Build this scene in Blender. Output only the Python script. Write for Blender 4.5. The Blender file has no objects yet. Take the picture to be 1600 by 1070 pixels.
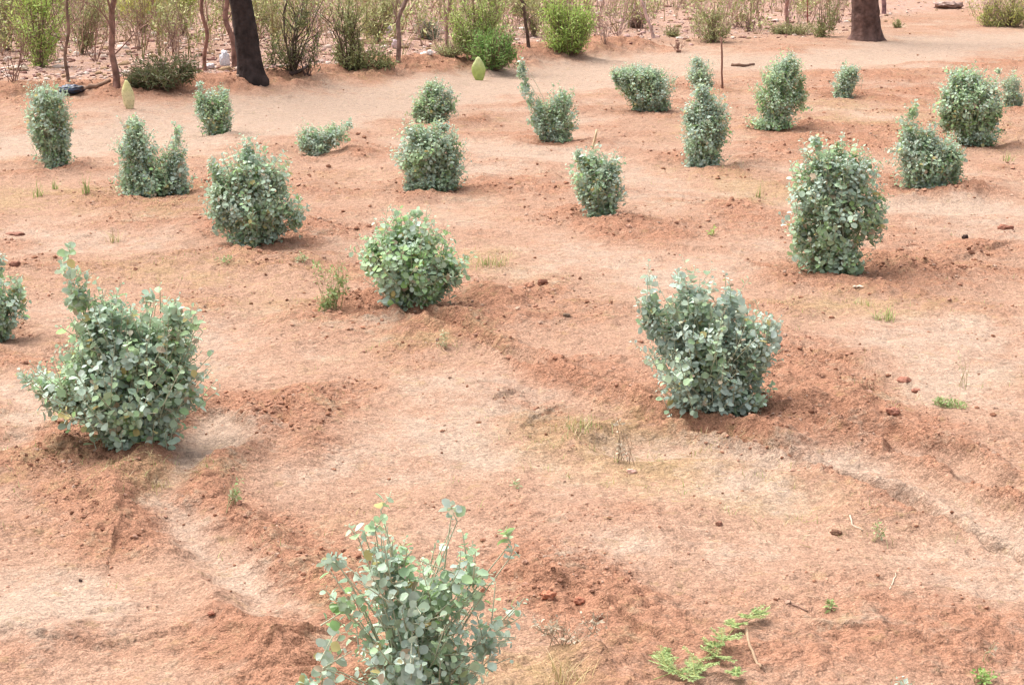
import bpy, math
import numpy as np
from mathutils import Vector

# ------------------------------------------------------------------ camera, world, sun, exposure
SC = bpy.context.scene
COL = SC.collection
RNG = np.random.default_rng(7)
CAM_H, F_PX, HORIZON = 2.0, 2600.0, -130.0
PITCH = math.atan((535 - HORIZON) / F_PX)
cp, sp = math.cos(PITCH), math.sin(PITCH)

cam_d = bpy.data.cameras.new('camera')
cam = bpy.data.objects.new('camera', cam_d); COL.objects.link(cam)
cam.location = (0, 0, CAM_H)
cam.rotation_euler = (math.pi / 2 - PITCH, 0, 0)
cam_d.sensor_width = 36; cam_d.lens = F_PX / 1600 * 36
cam_d.clip_start = 0.05; cam_d.clip_end = 3000
SC.camera = cam

SUN_EL, SUN_AZ = math.radians(60), math.radians(-50)      # azimuth from +Y towards +X: light from the far left
w = bpy.data.worlds.new('World'); SC.world = w; w.use_nodes = True
nt = w.node_tree; nt.nodes.clear()
sky = nt.nodes.new('ShaderNodeTexSky'); sky.sky_type = 'NISHITA'; sky.sun_disc = False
sky.sun_elevation = SUN_EL; sky.sun_rotation = SUN_AZ
sky.air_density = 1.0; sky.dust_density = 7.0; sky.ozone_density = 0.6
bg = nt.nodes.new('ShaderNodeBackground'); bg.inputs['Strength'].default_value = 0.15
wo = nt.nodes.new('ShaderNodeOutputWorld')
hs = nt.nodes.new('ShaderNodeHueSaturation'); hs.inputs['Saturation'].default_value = .35          # thin cloud greys the blue
nt.links.new(sky.outputs[0], hs.inputs['Color']); nt.links.new(hs.outputs[0], bg.inputs[0]); nt.links.new(bg.outputs[0], wo.inputs[0])
sun_d = bpy.data.lights.new('sun', 'SUN'); sun_d.energy = .75; sun_d.angle = math.radians(45)
sun_d.color = (1.0, 0.94, 0.86)
sun = bpy.data.objects.new('sun', sun_d); COL.objects.link(sun)
sv = Vector((math.sin(SUN_AZ) * math.cos(SUN_EL), math.cos(SUN_AZ) * math.cos(SUN_EL), math.sin(SUN_EL)))
sun.rotation_euler = sv.to_track_quat('Z', 'Y').to_euler()
SC.view_settings.view_transform = 'Standard'; SC.view_settings.look = 'None'
SC.view_settings.exposure = 1.33; SC.view_settings.gamma = 1.0
SC.cycles.filter_width = 1.4

# ------------------------------------------------------------------ small helpers
def tag(o, label=None, cat=None, group=None, kind=None):
    if label: o['label'] = label
    if cat: o['category'] = cat
    if group: o['group'] = group
    if kind: o['kind'] = kind
    return o

def empty(name, loc):
    o = bpy.data.objects.new(name, None); COL.objects.link(o)
    o.location = loc; o.empty_display_size = 0.1
    return o

def mesh_obj(name, V, faces, mat, parent=None, col=None, smooth=True, origin=None):
    """faces: list of int arrays (n,k).  V world coordinates."""
    V = np.asarray(V, dtype=np.float32)
    if parent is not None: origin = np.array(parent.location)
    if origin is None: origin = np.zeros(3)
    V = V - np.asarray(origin, dtype=np.float32)
    me = bpy.data.meshes.new(name)
    faces = [np.asarray(f, dtype=np.int32) for f in faces if len(f)]
    loops = np.concatenate([f.ravel() for f in faces])
    sizes = np.concatenate([np.full(len(f), f.shape[1], dtype=np.int32) for f in faces])
    starts = np.concatenate([[0], np.cumsum(sizes)[:-1]]).astype(np.int32)
    me.vertices.add(len(V)); me.vertices.foreach_set('co', V.ravel())
    me.loops.add(len(loops)); me.loops.foreach_set('vertex_index', loops)
    me.polygons.add(len(sizes)); me.polygons.foreach_set('loop_start', starts)
    me.polygons.foreach_set('loop_total', sizes)
    me.polygons.foreach_set('use_smooth', np.full(len(sizes), smooth))
    if col is not None:
        a = me.color_attributes.new('col', 'FLOAT_COLOR', 'POINT')
        c = np.ones((len(V), 4), dtype=np.float32); c[:, :3] = col
        a.data.foreach_set('color', c.ravel())
    me.update(calc_edges=True)
    me.materials.append(mat)
    o = bpy.data.objects.new(name, me); COL.objects.link(o)
    if parent is not None: o.parent = parent
    else: o.location = tuple(float(q) for q in origin)
    return o

def norm(a):
    return a / np.maximum(np.linalg.norm(a, axis=-1, keepdims=True), 1e-9)

# value-gradient noise in numpy -------------------------------------------------
def _hash(ix, iy, seed):
    with np.errstate(over='ignore'):
        h = (ix.astype(np.int64) * 374761393 + iy.astype(np.int64) * 668265263 + seed * 1442695041) & 0x7fffffff
        h = ((h ^ (h >> 13)) * 1274126177) & 0x7fffffff
        h = ((h ^ (h >> 16)) * 1103515245 + 12345) & 0x7fffffff
    return h / float(0x7fffffff)

def noise(x, y, seed=0):
    x = np.asarray(x, dtype=np.float64); y = np.asarray(y, dtype=np.float64)
    ix, iy = np.floor(x), np.floor(y); fx, fy = x - ix, y - iy
    u = fx * fx * fx * (fx * (fx * 6 - 15) + 10); v = fy * fy * fy * (fy * (fy * 6 - 15) + 10)
    out = 0
    for dx in (0, 1):
        for dy in (0, 1):
            a = _hash(ix + dx, iy + dy, seed) * 2 * np.pi
            g = np.cos(a) * (fx - dx) + np.sin(a) * (fy - dy)
            out = out + g * (u if dx else 1 - u) * (v if dy else 1 - v)
    return out * 1.5                                          # about -1..1

def fbm(x, y, seed=0, octv=4, gain=0.5):
    s, a = 0, 1.0
    for k in range(octv):
        s = s + a * noise(x * 2 ** k + 13.7 * k, y * 2 ** k - 7.1 * k, seed + k); a *= gain
    return s

def sstep(a, b, t):
    t = np.clip((t - a) / (b - a), 0, 1); return t * t * (3 - 2 * t)

# ------------------------------------------------------------------ where a place in the field lies
def ray(px, py):
    cx, cy = (px - 800) / F_PX, (535 - py) / F_PX
    return cx, cp + cy * sp, -sp + cy * cp

def flat(px, py):
    a, b, c = ray(px, py); t = -CAM_H / c
    return np.array([a * t, b * t])

def on_plane(px, py, Y):
    a, b, c = ray(px, py); t = Y / b
    return np.array([a * t, Y, CAM_H + c * t])

# ------------------------------------------------------------------ terrain
# saltbushes: visible foot in the picture of the field, lobes (x, y, half width, half height, density)
BUSHES = [
 dict(b=(650,1112), leaf=.037, dens=.50, L='sparse large leaved grey green saltbush nearest the camera, cut by the bottom edge',
      lobes=[(650,975,95,80,.95),(650,1062,105,48,1.5),(600,870,55,50,.6),(722,872,55,45,.75),(592,790,24,22,.45),(702,788,20,26,.5),
             (568,822,20,14,.4),(792,838,18,18,.5),(510,1005,38,45,.5),(770,960,38,55,.65),(545,920,40,50,.5),(518,862,14,10,.35),(480,1040,16,20,.5),(650,905,88,70,.7),(655,1000,105,60,1.1)], stems=60),
 dict(b=(215,710), leaf=.043, dens=.95, L='big dense saltbush at left with a tall thin spike on its left side',
      lobes=[(195,592,112,80,1.15),(215,662,76,42,1.3),(102,402,13,32,.6),(118,448,24,34,.75),(150,508,40,44,.9),(280,486,32,38,.6),
             (240,532,66,46,.85),(84,590,38,32,.7),(52,572,22,10,.45),(268,580,42,48,1.0),(232,462,10,18,.4),(205,520,80,50,1.0),(160,480,40,34,.8),(132,575,55,48,1.0)]),
 dict(b=(-5,526), leaf=.043, dens=.95, L='saltbush half cut off by the left edge of the photo',
      lobes=[(-12,470,50,48,1.2),(-2,405,11,24,.7),(25,450,16,28,.6)]),
 dict(b=(1130,648), leaf=.042, dens=.95, L='broad pale saltbush at right of centre with ragged upright tips and red soil beside it',
      lobes=[(1105,555,85,70,1.2),(1020,475,20,56,.8),(1080,450,40,40,.8),(1175,535,44,50,1.0),(1210,505,12,26,.6),(1140,612,62,28,1.3),
             (1066,632,22,14,1.2),(1140,462,30,34,.5),(1118,605,75,32,1.3),(1095,505,62,40,.9),(1160,515,40,40,.9),(1048,505,24,40,.8)], pale=.8),
 dict(b=(648,490), leaf=.046, k=.11, dens=1.0, L='rounded green saltbush in the middle of the field, large leaves, alone on its mound',
      lobes=[(650,418,70,56,1.25),(638,356,45,30,.9),(590,386,26,28,.8),(645,462,50,22,1.4),(702,405,20,28,.8),(650,326,8,12,.4),(640,400,72,58,1.0)], green=.35),
 dict(b=(1308,428), leaf=.045, dens=1.0, L='tall dense egg shaped saltbush at right with two small tips on top',
      lobes=[(1305,338,66,72,1.2),(1290,250,36,32,.9),(1275,218,9,16,.6),(1312,220,9,13,.6),(1320,402,38,22,1.4),(1365,320,20,46,.8),(1252,345,18,44,.9),(1322,272,46,48,1.1),(1280,285,44,44,1.1),(1300,395,52,26,1.3)]),
 dict(b=(398,380), leaf=.042, dens=.9, L='loose pale saltbush left of centre with a feathery right side',
      lobes=[(395,308,58,58,1.15),(384,235,20,28,.6),(342,282,20,32,.7),(395,358,44,20,1.3),(462,322,24,24,.35),(428,266,26,26,.6),(340,255,18,14,.35),(395,262,46,34,.9),(425,320,44,40,.9),(350,310,34,44,.9)], pale=.15),
 dict(b=(245,308), leaf=.040, dens=1.0, L='forked saltbush at left whose two upright lobes make a V',
      lobes=[(208,248,27,58,1.2),(210,192,18,14,.8),(230,286,44,20,1.4),(277,250,18,42,1.1),(278,206,8,16,.7),(282,284,20,20,1.2),(243,274,42,26,1.2),(260,255,22,26,1.0),(222,240,26,46,1.0)]),
 dict(b=(82,262), leaf=.038, dens=1.05, L='column shaped saltbush at far left in front of the pale track',
      lobes=[(76,196,33,56,1.25),(74,146,30,16,.9),(90,246,24,14,1.5),(95,205,18,40,1.2)]),
 dict(b=(336,208), leaf=.038, dens=1.0, L='small upright saltbush below the black tree trunk',
      lobes=[(335,175,28,28,1.25),(312,132,5,9,.7),(350,144,8,10,.7),(314,156,10,18,.9),(345,192,20,14,1.3),(332,160,24,24,1.0)], green=.25),
 dict(b=(488,240), leaf=.038, dens=.85, L='low spreading saltbush leaning right, shortest of its row',
      lobes=[(484,215,23,22,1.2),(522,202,24,14,.8),(500,222,24,16,1.1),(545,192,8,8,.5)], pale=.2),
 dict(b=(680,194), leaf=.038, dens=1.0, L='saltbush half hidden behind a rounder one, in the back centre',
      lobes=[(680,162,30,30,1.25),(678,132,18,10,.8),(655,168,14,18,.8),(700,158,12,20,.8)], green=.2),
 dict(b=(672,298), leaf=.042, dens=1.05, L='wide saltbush half green and half blue grey, hiding the one behind it',
      lobes=[(660,242,40,44,1.2),(700,248,30,40,1.25),(655,202,26,13,.8),(640,284,12,16,1.0),(680,278,40,14,1.4),(690,195,14,8,.7),(676,218,36,28,1.0)], pale=.1),
 dict(b=(872,226), leaf=.038, dens=1.0, L='saltbush with one long thin shoot rising on its left',
      lobes=[(875,188,27,34,1.3),(880,148,18,16,.9),(842,172,16,22,.8),(815,106,7,11,1.5),(822,130,6,14,1.3),(830,150,6,12,.7),(868,212,26,12,1.4),(856,190,26,26,1.1),(862,170,22,20,.8)], green=.1),
 dict(b=(938,344), leaf=.042, dens=1.0, L='egg shaped saltbush with a pale stick standing up behind it',
      lobes=[(932,276,36,42,1.2),(940,322,27,20,1.4),(905,236,7,14,.7),(955,270,18,34,1.0),(925,245,24,16,.8),(938,300,34,26,1.2)], pale=.1),
 dict(b=(1012,177), leaf=.038, dens=1.05, L='wide flat topped saltbush at the back with a leafy arm on the left',
      lobes=[(1012,146,36,28,1.3),(966,116,14,12,.9),(1000,110,36,10,.9),(1034,160,16,14,1.2),(984,112,14,10,.8),(990,130,24,22,1.1),(1020,125,28,20,1.0)]),
 dict(b=(1095,142), leaf=.036, dens=1.0, L='small saltbush beside the thin planted sapling stem',
      lobes=[(1092,116,21,20,1.3),(1090,94,11,8,.8),(1105,128,14,10,1.2)]),
 dict(b=(1098,260), leaf=.042, dens=1.05, L='tall barrel shaped saltbush right of centre in the back, pale top',
      lobes=[(1101,200,35,50,1.3),(1098,142,17,18,.8),(1098,246,30,13,1.5),(1112,170,22,22,1.0),(1086,172,18,18,1.0),(1100,215,36,44,1.1)], pale=.15),
 dict(b=(1213,206), leaf=.038, dens=1.05, L='tall leaning saltbush with a wide green foot, below the brown trunk',
      lobes=[(1215,150,35,38,1.2),(1208,188,35,16,1.5),(1232,98,20,18,.8),(1250,138,10,30,.8),(1225,115,26,22,1.0)], green=.45),
 dict(b=(1320,155), leaf=.036, dens=1.05, L='smallest squat saltbush alone on the orange soil at the upper right',
      lobes=[(1322,126,20,22,1.3),(1316,146,17,9,1.4),(1330,108,14,8,.9)], pale=.25),
 dict(b=(1448,300), leaf=.042, dens=1.0, L='saltbush with a tall left lobe and short right lobe at the right',
      lobes=[(1446,256,46,34,1.25),(1420,204,18,34,1.0),(1424,168,9,14,.7),(1490,242,18,30,.9),(1448,282,46,15,1.4),(1450,212,20,20,.8),(1440,228,40,30,1.0),(1470,240,30,30,1.0)]),
 dict(b=(1520,230), leaf=.042, dens=1.1, L='large dome shaped saltbush at the upper right, darkest of all',
      lobes=[(1514,160,45,42,1.25),(1525,208,35,18,1.5),(1505,116,24,16,.9),(1550,165,18,36,1.0),(1480,170,14,34,1.0),(1512,135,34,26,1.0)], green=.15),
 dict(b=(1578,172), leaf=.036, dens=1.0, L='small saltbush peeping out behind the dome shaped one near the right edge',
      lobes=[(1580,140,17,25,1.2),(1588,152,14,16,1.1),(1560,110,5,8,.5)]),
]
FEET = []
for d in BUSHES:
    (bx, by), lob = d['b'], d['lobes']
    top_ = min(l[1] - l[3] for l in lob); kk = d.get('k', .055)
    lob = d['lobes'] = [(l[0], top_ + (l[1] - top_) * (1 + kk), l[2], l[3], l[4]) for l in lob]
    wpx = max(l[0] + l[2] for l in lob) - min(l[0] - l[2] for l in lob)
    d['wpx'] = wpx
    p = flat(bx, by - 0.03 * wpx)
    d['foot'] = p
    d['rad'] = 0.5 * wpx * p[1] / F_PX
    FEET.append((p[0], p[1], d['rad']))

def pl(*pts): return np.array([flat(*p) for p in pts])

# edge between cleared field and scrub, as a line on the ground
EDGE = np.array([flat(x, y) for x, y in [(-700,150),(-250,140),(0,128),(200,132),(400,126),(600,100),(760,104),(830,82),(900,80),(1000,64),(1150,62),(1300,50),(1420,24),(1600,10),(2000,0)]])
CHANNEL = pl((345,660),(320,705),(245,790),(330,860),(420,930),(490,985),(540,1030))      # pale wash-out
CHANNEL2 = pl((-120,560),(0,590),(60,640),(40,690),(-40,720))
RUT = pl((560,470),(720,520),(850,575),(1000,640),(1180,690),(1330,745),(1480,800),(1620,865),(1800,960))
BED = pl((1000,690),(1150,700),(1300,725),(1420,760),(1560,815),(1700,880))
RUT2 = pl((1230,640),(1380,680),(1500,720),(1620,775),(1800,850))
TRACK = pl((-300,245),(0,222),(160,215),(330,195),(520,160),(700,140),(880,118),(1030,95),(1200,96),(1350,90),(1500,64),(1700,50))
TRACK2 = pl((600,215),(800,232),(930,250),(1100,300),(1300,318),(1500,320),(1700,330))
LEDGES = [(pl(*p), H_) for p, H_ in [
 (((335,606),(405,616),(455,645),(452,690)), .035), (((330,745),(250,765),(195,800),(182,840)), .03), (((-60,700),(0,688),(45,678)), .03),
 (((330,755),(400,830),(480,880),(545,893)), .03), (((-40,985),(150,1008),(270,985)), .018), (((390,1060),(450,1010),(510,988)), .03),
 (((810,612),(900,578),(990,592)), .025), (((835,915),(900,930),(960,965)), .03), (((1225,548),(1330,572),(1430,604),(1450,650)), .03),
 (((725,420),(800,436),(870,452)), .025), (((1190,700),(1330,758),(1480,815),(1640,888)), .03), (((530,478),(570,508),(640,505)), .025),
 (((730,280),(800,292),(860,284)), .03), (((510,246),(565,231)), .03), (((1265,212),(1400,224),(1500,262)), .035), (((1420,428),(1500,402),(1575,380)), .03),
 (((1175,268),(1250,284),(1340,292)), .03), (((440,352),(520,362),(560,345)), .025), (((840,655),(780,690),(800,712)), .022), (((20,410),(120,430),(230,400)), .02),
 (((1010,655),(1100,668),(1220,640)), .03), (((120,712),(190,730),(280,722)), .025), (((1390,995),(1500,1010),(1600,985)), .018), (((1050,385),(1180,398),(1240,420)), .022)]]
BERM = pl((-300,150),(0,150),(200,146),(340,140),(480,126),(600,112),(720,108),(840,88),(950,78))

def seg_dist(x, y, poly):
    best = np.full(np.shape(x), 1e9); side = np.zeros(np.shape(x))
    for (ax, ay), (bx, by) in zip(poly[:-1], poly[1:]):
        dx, dy = bx - ax, by - ay; L2 = dx * dx + dy * dy
        t = np.clip(((x - ax) * dx + (y - ay) * dy) / L2, 0, 1)
        qx, qy = x - ax - t * dx, y - ay - t * dy
        dd = np.hypot(qx, qy); m = dd < best
        best = np.where(m, dd, best); side = np.where(m, np.sign(dx * qy - dy * qx), side)
    return best, side

def blob(x, y, px, py, rx, ry):
    """soft patch round the ground place; radii in metres"""
    c = flat(px, py); return np.exp(-(((x - c[0]) / rx) ** 2 + ((y - c[1]) / ry) ** 2))

RED_PATCH = [(420,640,.28,.35,1.1),(1260,600,.30,.55,1.2),(1330,630,.3,.4,.8),(770,470,.45,.5,.7),(1180,660,.5,.4,.8),(900,920,.22,.3,1.3),
             (840,880,.15,.2,.9),(430,1010,.25,.25,.9),(300,780,.2,.3,.7),(430,830,.18,.35,.9),(480,880,.15,.25,.8),(200,840,.2,.35,.7),(560,480,.35,.5,.9),
             (480,370,.5,.6,.8),(740,285,.5,.8,.9),(1290,215,.8,1.0,.8),(1560,380,.6,.8,.7),(1430,430,.5,.6,.8),(830,640,.25,.3,.8),(20,690,.3,.25,1.0),
             (900,580,.3,.25,.8),(1290,90,.5,1,.3),(1430,140,1.2,2.5,1.0),(1550,100,1.0,1.2,.9),(1010,370,.4,.5,.8),(30,380,.5,.5,.5),(1500,990,.3,.3,.7),(1570,1000,.3,.3,.7),
             (250,330,.5,.4,.6),(600,430,.3,.4,.8),(60,1000,.3,.3,.5),(1150,310,.5,.5,.6),(1480,680,.3,.3,.6)]
PALE_PATCH = [(700,680,.35,.45,1.0),(1130,760,.3,.25,.7),(1450,560,.5,.6,.7),(1000,420,.7,.8,.6),(60,930,.3,.25,.8),(330,700,.18,.3,1.0),
              (980,860,.3,.25,.5),(80,480,.4,.4,.4),(1560,330,.8,.8,.6),(850,250,.7,.8,.6),(560,180,1,1.2,.4),(1250,860,.5,.3,.3),(140,740,.25,.25,.5),(700,590,.4,.3,.4),(150,960,.3,.2,.6),(1520,640,.4,.4,.6)]
YEL_PATCH = [(900,670,.45,.35,1.0),(1040,720,.4,.3,.8),(620,520,.5,.4,.8),(480,480,.35,.4,.7),(330,400,.6,.5,.6),(80,300,.7,.7,.8),(1350,470,.5,.4,.6),(760,400,.4,.4,.7),
             (1400,620,.3,.3,.5),(880,1050,.2,.2,.9),(1150,760,.35,.25,.6),(950,280,.5,.6,.5),(250,340,.6,.6,.5),(1100,90,1,1.5,.4),(1190,300,.5,.6,.5),(250,760,.2,.15,.7),(1400,180,1.2,2,.6),(190,990,.3,.2,.4)]

def soil(x, y):
    """height and soil kinds (red loose, pale crust, straw-yellow) at ground places"""
    x = np.asarray(x, float); y = np.asarray(y, float)
    n1 = fbm(x * .45, y * .45, 3, 4); n2 = fbm(x * 1.5, y * 1.5, 11, 4); n3 = fbm(x * .9 + 5, y * .7, 23, 4)
    red = .28 + .42 * n2 + .25 * n1; pale = .16 + .5 * n3 - .2 * n2; yel = .16 + .40 * fbm(x * .8, y * .8, 41, 3)
    h = .030 * n1 + .012 * n2
    for a, b, r1, r2, s in RED_PATCH: g = blob(x, y, a, b, r1, r2); red = red + .8 * s * g; h = h + .010 * s * g
    for a, b, r1, r2, s in PALE_PATCH: g = blob(x, y, a, b, r1, r2); pale = pale + .75 * s * g; red = red - .4 * s * g
    for a, b, r1, r2, s in YEL_PATCH: g = blob(x, y, a, b, r1, r2); yel = yel + .75 * s * g
    wob = .10 * noise(x * 2.2, y * 2.2, 77) + .06 * noise(x * 6, y * 6, 78) + .03 * noise(x * 15, y * 15, 79)
    for fx, fy, r in FEET:
        ang = np.arctan2(y - fy, x - fx)
        R = r * 1.35 + .07
        d = np.hypot(x - fx, y - fy) * (1 + .12 * np.sin(ang * 2 + fx * 3)) + wob
        side = .65 + .35 * np.cos(ang - .3)                    # dug earth lies mostly on the right of the bush
        rim = np.exp(-((d - R) / (.42 * R)) ** 2) * np.clip(.7 + .9 * n2, 0, 1.2)
        red = red + .38 * rim * side + .34 * np.exp(-(d / (R * .8)) ** 2)
        pale = pale - .35 * np.exp(-(d / (R * 1.1)) ** 2)
        h = h + .050 * rim * side - .020 * np.exp(-(d / (R * .5)) ** 2)
    def rut(poly, wd, dep, rimh, p_, r_):
        nonlocal h, red, pale
        d, s = seg_dist(x, y, poly); d = d + wob * .6
        core = np.exp(-(d / wd) ** 2); rim = np.exp(-((d - 1.7 * wd) / (.6 * wd)) ** 2)
        h = h - dep * core + rimh * rim
        pale = pale + p_ * core; red = red + r_ * rim - .5 * max(p_, 0) * core
    rut(CHANNEL, .10, .034, .030, .68, .35); rut(CHANNEL2, .12, .014, .012, .6, .3)
    rut(RUT, .05, .042, .030, -.3, .55); rut(BED, .15, .04, .02, .8, .3); rut(RUT2, .08, .04, .04, .3, .6)
    rut(TRACK, 1.1, .06, .015, 1.35, .15); rut(TRACK2, .35, .03, .01, .5, .2)
    d, s = seg_dist(x, y, BERM); d = d + wob * 3
    g = np.exp(-(d / .55) ** 2); h = h + .16 * g; red = red + .9 * g; pale = pale - .5 * g
    for poly, H_ in LEDGES:
        d, s = seg_dist(x, y, poly); d = d + wob * .35
        cut = np.clip(.35 + 1.3 * noise(x * 1.7, y * 1.7, 98), 0, 1.2)
        up_ = np.exp(-(d / .22) ** 2); far_ = sstep(-.015, .015, s * d * np.sign(poly[-1][0] - poly[0][0]))
        h = h + H_ * up_ * far_ * cut; red = red + .35 * up_ * cut
    # beyond the edge: littered, faintly mauve rubble, rising slowly
    beyond = .6 * (y - np.interp(x, EDGE[:, 0], EDGE[:, 1]))
    scr = sstep(-.2, .9, beyond + .5 * n2)
    h = h + .02 * np.clip(beyond, 0, 25)
    red = red * (1 - .6 * scr); pale = pale * (1 - scr) + scr * (.35 + .3 * n2); yel = yel * (1 - .5 * scr)
    rough = np.clip(.55 + .8 * red - .55 * pale, .25, 1.6)
    wx = .5 * n2; rill = np.abs(noise(x * .8 + wx + 4, y * 1.2 + wx, 96))
    m = (np.hypot(x, y) < 70)
    h = h + np.where(m, rough * (.012 * noise(x * 5, y * 5, 90) + .011 * np.abs(noise(x * 11, y * 11, 91)) + .008 * noise(x * 24, y * 24, 92)
                     + .010 * np.clip(np.abs(noise(x * 9 + 3, y * 9, 95)) - .45, 0, 1))
        - .012 * np.exp(-(rill / .10) ** 2) * np.clip(.3 + n3, 0, 1) + .010 * sstep(-.05, .05, noise(x * 1.1 + wx, y * 1.9 - wx, 97) - .25) * np.clip(.6 + n2, 0, 1), 0)
    return h, np.clip(red, 0, 1.3), np.clip(pale, 0, 1.3), np.clip(yel, 0, 1.2), scr

def hgt(x, y): return float(soil(np.array([x]), np.array([y]))[0][0])

def ground(px, py):
    """place on the terrain seen at px,py"""
    a, b, c = ray(px, py); t0 = -CAM_H / c
    t = np.linspace(.55 * t0, 1.25 * t0, 700)
    below = CAM_H + c * t < soil(a * t, b * t)[0]
    k = int(np.argmax(below)) if below.any() else 500
    t1 = t[max(k - 1, 0)]; t2 = t[k]
    t = np.linspace(t1, t2, 40); below = CAM_H + c * t < soil(a * t, b * t)[0]
    q = t[int(np.argmax(below))] if below.any() else t2
    return np.array([a * q, b * q, hgt(a * q, b * q)])

# ------------------------------------------------------------------ materials
def nodes(m):
    m.use_nodes = True; nt = m.node_tree; nt.nodes.clear()
    return nt, lambda t, **k: _mk(nt, t, k)
def _mk(nt, t, k):
    n = nt.nodes.new(t)
    for a, v in k.items(): setattr(n, a, v)
    return n

def mat_attr(name, rough=.7, trans=0.0, bump=0.0, bscale=60, spec=.3, var=0.0):
    m = bpy.data.materials.new(name); nt, N = nodes(m); L = nt.links.new
    out = N('ShaderNodeOutputMaterial'); pr = N('ShaderNodeBsdfPrincipled'); at = N('ShaderNodeAttribute', attribute_name='col')
    pr.inputs['Roughness'].default_value = rough; pr.inputs['Specular IOR Level'].default_value = spec
    csock = at.outputs['Color']
    tc = N('ShaderNodeTexCoord')
    if var:
        no = N('ShaderNodeTexNoise'); no.inputs['Scale'].default_value = bscale * .4; no.inputs['Detail'].default_value = 4
        L(tc.outputs['Object'], no.inputs['Vector'])
        mr = N('ShaderNodeMapRange'); mr.inputs[1].default_value = .3; mr.inputs[2].default_value = .7
        mr.inputs[3].default_value = 1 - var; mr.inputs[4].default_value = 1 + var; L(no.outputs['Fac'], mr.inputs[0])
        vm = N('ShaderNodeVectorMath', operation='SCALE'); L(csock, vm.inputs[0]); L(mr.outputs[0], vm.inputs['Scale']); csock = vm.outputs[0]
    L(csock, pr.inputs['Base Color'])
    if bump:
        nb = N('ShaderNodeTexNoise'); nb.inputs['Scale'].default_value = bscale; nb.inputs['Detail'].default_value = 5
        L(tc.outputs['Object'], nb.inputs['Vector'])
        bm = N('ShaderNodeBump'); bm.inputs['Strength'].default_value = bump; bm.inputs['Distance'].default_value = .02
        L(nb.outputs['Fac'], bm.inputs['Height']); L(bm.outputs[0], pr.inputs['Normal'])
    if trans:
        tr = N('ShaderNodeBsdfTranslucent'); L(csock, tr.inputs['Color'])
        mx = N('ShaderNodeMixShader'); mx.inputs[0].default_value = trans
        L(pr.outputs[0], mx.inputs[1]); L(tr.outputs[0], mx.inputs[2]); L(mx.outputs[0], out.inputs[0])
    else: L(pr.outputs[0], out.inputs[0])
    return m

M_LEAF = mat_attr('scurfy_saltbush_leaf', .9, .26, 0, 60, .04, .14)
M_GREEN = mat_attr('scrub_leaf', .6, .25, 0, 40, .3, .1)
M_TWIG = mat_attr('dry_twig', .85, 0, 0, 60, .15, .2)
M_BARK = mat_attr('rough_bark', .9, 0, 1.0, 22, .1, .45)
M_CLOD = mat_attr('soil_clod', .95, 0, .5, 120, .05, .2)
M_PLASTIC = mat_attr('crumpled_plastic', .4, .1, .3, 30, .5, .1)
M_CACTUS = mat_attr('cactus_skin', .5, 0, .25, 50, .4, .15)

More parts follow.
